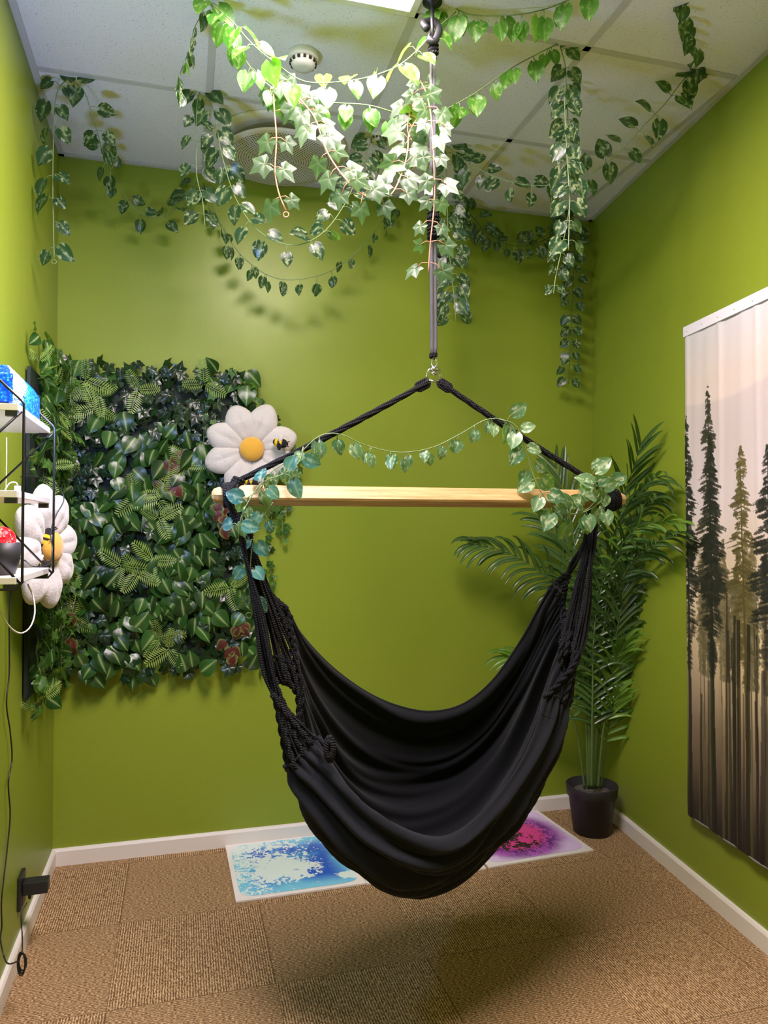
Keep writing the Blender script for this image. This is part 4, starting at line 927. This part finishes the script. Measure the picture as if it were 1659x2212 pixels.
def frond(path, Y, LL, n, dr=.5, mat=M_PALM, face=VIEW, trunk_r=.006, start=.35, w=.0085, spread=1.0, asym=(1, 1)):
    Ys = Y if isinstance(Y, (list, tuple)) else [Y]*len(path)
    P = [keep(q) for q in catmull([at(x, y, min(yy, wall_depth(x))) for (x, y), yy in zip(path, Ys)], 90)]
    ms, ml = MB(), MB(); rs = [trunk_r*(1-.75*i/89) for i in range(90)]; ms.tube(P, rs, 8)
    for k in range(n):
        q = start+(1-start)*(k+.5)/n; i = min(88, int(q*89)); p = P[i]; tg = (P[min(i+2, 89)]-P[max(i-2, 0)]).normalized()
        sd = tg.cross(face).normalized(); u = (q-start)/(1-start)
        for s, am in ((1, asym[0]), (-1, asym[1])):
            L = LL*am*(.55+.9*math.sin(math.pi*(.15+.75*u))*.6)*random.uniform(.85, 1.1)
            d0 = (sd*s*spread*(1-.55*u)+tg*(.55+.9*u)+rv(.10)-face*random.uniform(-.25, .05)).normalized(); pts = []; pos = p.copy(); dd = d0.copy()
            M_ = 8
            for z in range(M_+1):
                pts.append(pos.copy()); pos = pos+dd*(L/M_); dd = (dd+Vector((0, 0, -dr*.16))*(z+1)/3).normalized()
            vs = []; cs = []; uv = []; rnd = random.random()
            for z in range(M_+1):
                x = z/M_; ww = w*(math.sin(math.pi*min(1, .12+.88*x))**.6 if x < 1 else 0)+.0003
                tt = (pts[min(z+1, M_)]-pts[max(z-1, 0)]).normalized(); lat = tt.cross(face+UP*.5+rv(.02)).normalized(); nn = lat.cross(tt)
                vs += [keep(pts[z]-lat*ww+nn*ww*.35, .004), keep(pts[z], .006), keep(pts[z]+lat*ww+nn*ww*.35, .004)]; cs += [(rnd, 0, 0, 1), (rnd, 1, 0, 1), (rnd, 0, 0, 1)]; uv += [(x, 0), (x, .5), (x, 1)]
            fs = [(z*3+c_, z*3+c_+1, z*3+c_+4, z*3+c_+3) for z in range(M_) for c_ in (0, 1)]
            ml.add(vs, fs, uv, cs)
    fr = ms.build('frond', M_TRUNK, palm); ml.build('leaflets', mat, fr)
frond([(1285, 1700), (1305, 1450), (1325, 1200), (1345, 1080), (1372, 1000), (1388, 950)], [PY, PY, PY, PY+.02, PY+.04, PY+.05], .22, 20, .25, start=.45)
frond([(1280, 1700), (1300, 1400), (1315, 1200), (1350, 1100), (1400, 1040), (1425, 1030)], [PY, PY, PY, PY, PY-.02, PY-.05], .24, 18, .7, start=.45)
frond([(1272, 1700), (1268, 1400), (1245, 1200), (1225, 1090), (1205, 1020), (1195, 1000)], [PY, PY, PY, PY+.05, PY+.08, PY+.1], .22, 18, .3, start=.45)
frond([(1275, 1700), (1270, 1450), (1235, 1300), (1170, 1240), (1100, 1195), (1010, 1172)], [PY, PY, PY, PY, PY-.03, PY-.05], .19, 20, .9, start=.5)
frond([(1285, 1700), (1300, 1400), (1325, 1290), (1370, 1210), (1420, 1170), (1455, 1150)], [PY, PY-.05, PY-.12, PY-.3, PY-.42, PY-.5], .17, 20, .75, start=.42)
frond([(1278, 1700), (1280, 1500), (1285, 1350), (1310, 1240), (1350, 1180), (1370, 1165)], PY-.08, .22, 18, 1.0, start=.4)
frond([(1270, 1700), (1262, 1450), (1245, 1270), (1215, 1180), (1180, 1130), (1160, 1115)], [PY, PY, PY, PY+.02, PY+.05, PY+.05], .20, 18, .5, start=.45)
frond([(1290, 1700), (1310, 1500), (1330, 1380), (1345, 1290), (1350, 1230)], PY+.05, .2, 20, .7, start=.3)
frond([(1282, 1700), (1282, 1600), (1280, 1500), (1276, 1400), (1266, 1310)], PY-.05, .18, 20, .5, start=.34, mat=M_PALM)
frond([(1292, 1700), (1300, 1600), (1315, 1500), (1330, 1430), (1350, 1380)], PY-.04, .18, 14, .5, start=.4, mat=M_PALML)
frond([(1262, 1700), (1255, 1640), (1240, 1560), (1200, 1480), (1130, 1430), (1085, 1415)], [PY, PY, PY, PY, PY, PY], .16, 12, .8, start=.4, mat=M_PALML)
frond([(1290, 1690), (1296, 1560), (1300, 1450), (1305, 1350), (1330, 1280)], PY+.02, .22, 20, .8, start=.4)
frond([(1298, 1700), (1310, 1600), (1320, 1540), (1335, 1490)], PY+.02, .15, 9, .3, start=.4, mat=M_PALML)

frond([(1288, 1700), (1302, 1420), (1330, 1220), (1370, 1120), (1410, 1075)], [PY, PY, PY-.05, PY-.1, PY-.15], .22, 16, 1.0, start=.5)
frond([(1284, 1700), (1296, 1450), (1320, 1240), (1365, 1150), (1430, 1125), (1480, 1130)], [PY, PY-.05, PY-.15, PY-.35, PY-.5, PY-.6], .11, 10, .5, start=.6, mat=M_PALML)
# ------------------------------------------------------------ forest tapestry on the right wall
def onright(px, py, off=0): return onplane(px, py, RC, NR, off)
TL, TR, BL, BR = onright(1480, 712, .02), onright(1659, 617, .02), onright(1502, 1768, .02), onright(1659, 1896, .02)
t0 = (TL-RC).dot(RD); ztop = TL.z; zbot = BL.z
W_ = 1.0; HH = ztop-zbot; NXT, NYT = 380, 640
t1 = (TR-RC).dot(RD); vis = (t1-t0)/W_
xs2, ys2 = np.meshgrid(np.linspace(0, W_, NXT), np.linspace(0, HH, NYT))     # ys2 down from the top
def tapestry_image():
    r = np.random.RandomState(5); n = 600; big = vnoise(n, 5, 31, 5); idx = lambda A, sx, sy: A[(np.clip(ys2*sy, 0, .999)*n).astype(int) % n, (np.clip(xs2*sx, 0, .999)*n).astype(int) % n]
    v = (ys2/HH); pk = np.array([sr(238, 236, 240)[:3], sr(244, 226, 214)[:3], sr(240, 226, 222)[:3], sr(236, 214, 180)[:3], sr(150, 128, 112)[:3], sr(58, 48, 42)[:3]])
    st_ = [0, .12, .35, .6, .8, 1.0]; img = np.stack([np.interp(v, st_, pk[:, k]) for k in range(3)], -1)
    # distant ridge
    rid = .155+.02*np.sin(xs2*5)-.05*xs2; k = sm(v-rid, 0, .01)*.35*(1-sm(v, .2, .45)); img = img*(1-k)+lin((196, 186, 196))*k
    fine = vnoise(n, 60, 41, 3, .7); fn_ = idx(fine, .75, .42); fb = idx(big, .7, .4)
    glow = np.exp(-(((xs2-.42)/.28)**2+((v-.62)/.14)**2))[..., None]; img = img*(1-.6*glow)+lin((250, 226, 160))*.6*glow
    def tree(x0, x1, top, base_w, col, tw, dens=1.0, bot=.95, haze=None):
        nonlocal img
        xc = x0+(x1-x0)*np.clip((v-top)/(1-top), 0, 1)
        dx_ = W_/(NXT-1); dy_ = HH/(NYT-1)
        for kk_ in range(int(560*dens)):
            hh_ = r.rand()**.85; v0 = top+hh_*(.70-top)*1.0; env_ = 1.12*base_w*(hh_**.62)*(.7+.3*math.sin(hh_*40+x0*50))*(max(.15, 1-(v0-.52)/.18) if v0 > .52 else 1)
            if env_ < .003: env_ = .003
            sd_ = 1 if r.rand() < .5 else -1; a_ = r.rand()**.7*env_; L_ = r.uniform(.25, .6)*env_+.006; cx_ = x0+(x1-x0)*(v0-top)/(1-top)+sd_*a_
            y_ = v0*HH+.25*a_+r.normal(0, .004); th_ = r.uniform(.002, .0068)
            i0, i1 = int((cx_-L_)/dx_), int((cx_+L_)/dx_)+1; j0, j1 = int((y_-th_*1.8-.01)/dy_), int((y_+th_*1.8+.02)/dy_)+1
            i0 = max(i0, 0); j0 = max(j0, 0); i1 = min(i1, NXT); j1 = min(j1, NYT)
            if i1 <= i0 or j1 <= j0: continue
            sx_ = xs2[j0:j1, i0:i1]; sy_ = ys2[j0:j1, i0:i1]; q_ = ((sx_-cx_)/L_)**2+((sy_-y_-.25*(sx_-cx_)*sd_)/th_)**2
            k = ((q_+1.6*(fn_[j0:j1, i0:i1]-.5)) < 1)[..., None]*.9
            if v0 > .56: k = k*.6
            img[j0:j1, i0:i1] = img[j0:j1, i0:i1]*(1-k)+col*r.uniform(.65, 1.35)*k
        wt = tw*(.25+1.1*np.clip((v-top)/(1-top), 0, 1)); k = ((np.abs(xs2-xc) < wt)*(v > top+.01)*(v < bot+.1))[..., None]*.95; img = img*(1-k)+col*.8*k
    sc = W_
    u_of = lambda px, py: ((onright(px, py, .02)-TL).dot(RD), (ztop-onright(px, py, .02).z)/HH)
    dk = lin((40, 42, 38)); md = lin((62, 62, 48)); ol_ = lin((104, 96, 56)); fog = lin((122, 112, 108))
    for k_ in range(46):
        x = r.uniform(0, W_); tree(x, x+r.uniform(-.02, .02), r.uniform(.42, .62), .05, lin((132, 122, 88))*r.uniform(.7, 1.2), .0035, .75)
    a = u_of(1601, 960); tree(a[0], a[0]+.03, a[1], .105, ol_, .007, .95)
    a = u_of(1650, 965); tree(a[0]+.02, a[0]+.05, a[1], .12, dk, .008, .9)
    a = u_of(1488, 900); tree(a[0]-.01, a[0]+.01, a[1], .075, dk, .008, 1.1)
    a = u_of(1530, 840); tree(a[0], a[0]+.02, a[1], .098, md, .010, 1.05); tree(a[0]+.012, a[0]+.03, a[1]+.09, .09, dk, .008, 1.15)
    for x, tp, w_ in ((.66, .3, .13), (.82, .22, .15)): tree(x, x+.02, tp, w_, dk, .01, 1.0)
    for k_ in range(34):
        x = r.uniform(0, W_); w0 = r.uniform(.002, .010); xc = x+r.uniform(-.05, .05)*(v-.6); kk = ((np.abs(xs2-xc) < w0*(.5+v))*(v > r.uniform(.5, .75)))[..., None]*r.uniform(.5, .95); img = img*(1-kk)+lin((46, 38, 34))*kk
    img *= (1-.55*sm(v, .86, 1.0)); img = img*(1-.0)
    return np.clip(img*.74, 0, 1)
IMG = tapestry_image()
tp_o = thing('forest_tapestry', TL-RD*0+RD*W_/2*0+UP*(zbot-ztop), 'large forest photo tapestry of tall pines hanging on the right wall', 'tapestry')
m = MB()
for j in range(NYT):
    for i in range(NXT):
        x = xs2[j, i]; y = ys2[j, i]
        wv = .0014*math.sin(x*38+.6*math.sin(y*1.5))+.0005*math.sin(x*90+y*3)+.003*mnoise.noise(Vector((x*5, y*3, 0)))
        sk = .02*(y/HH)*(1-x/W_)*0; m.v.append(tuple(TL+RD*(x+.012*math.sin(y*2.2)*(1 if x < .05 else 0)*0)+NR*(wv+.004*y/HH+.003*max(0, math.sin(x*30+1))**12)-UP*y)); m.c.append((*IMG[j, i], 1)); m.uv.append((x, y))
m.f = [(j*NXT+i, j*NXT+i+1, (j+1)*NXT+i+1, (j+1)*NXT+i) for j in range(NYT-1) for i in range(NXT-1)]
o = m.build('printed_cloth', m_vc('printed_polyester', .5), tp_o); mo = o.modifiers.new('solid', 'SOLIDIFY'); mo.thickness = .0015
m = MB(); m.box(TL+RD*W_/2-UP*.012+NR*.006, RD*W_/2, NR*.003, UP*.02); m.build('top_hem', M_PLUSH if False else plain('white_hem', sr(228, 224, 230), .7), tp_o, smooth=False)
m = MB(); m.tube([BL+RD*(W_*i/40)+NR*(.004+.004*math.sin(i*38*W_/40)) for i in range(41)], .004, 6); m.build('bottom_hem', plain('grey_hem', sr(120, 116, 112), .7), tp_o)
for i in range(10):
    m = MB(); m.lathe(TL+RD*(.03+i*.1)-UP*.014+NR*.0095, [(.004, 0), (.004, .001), (.001, .0014)], 12, ax=NR); m.build('pin', M_LAMIN, tp_o)
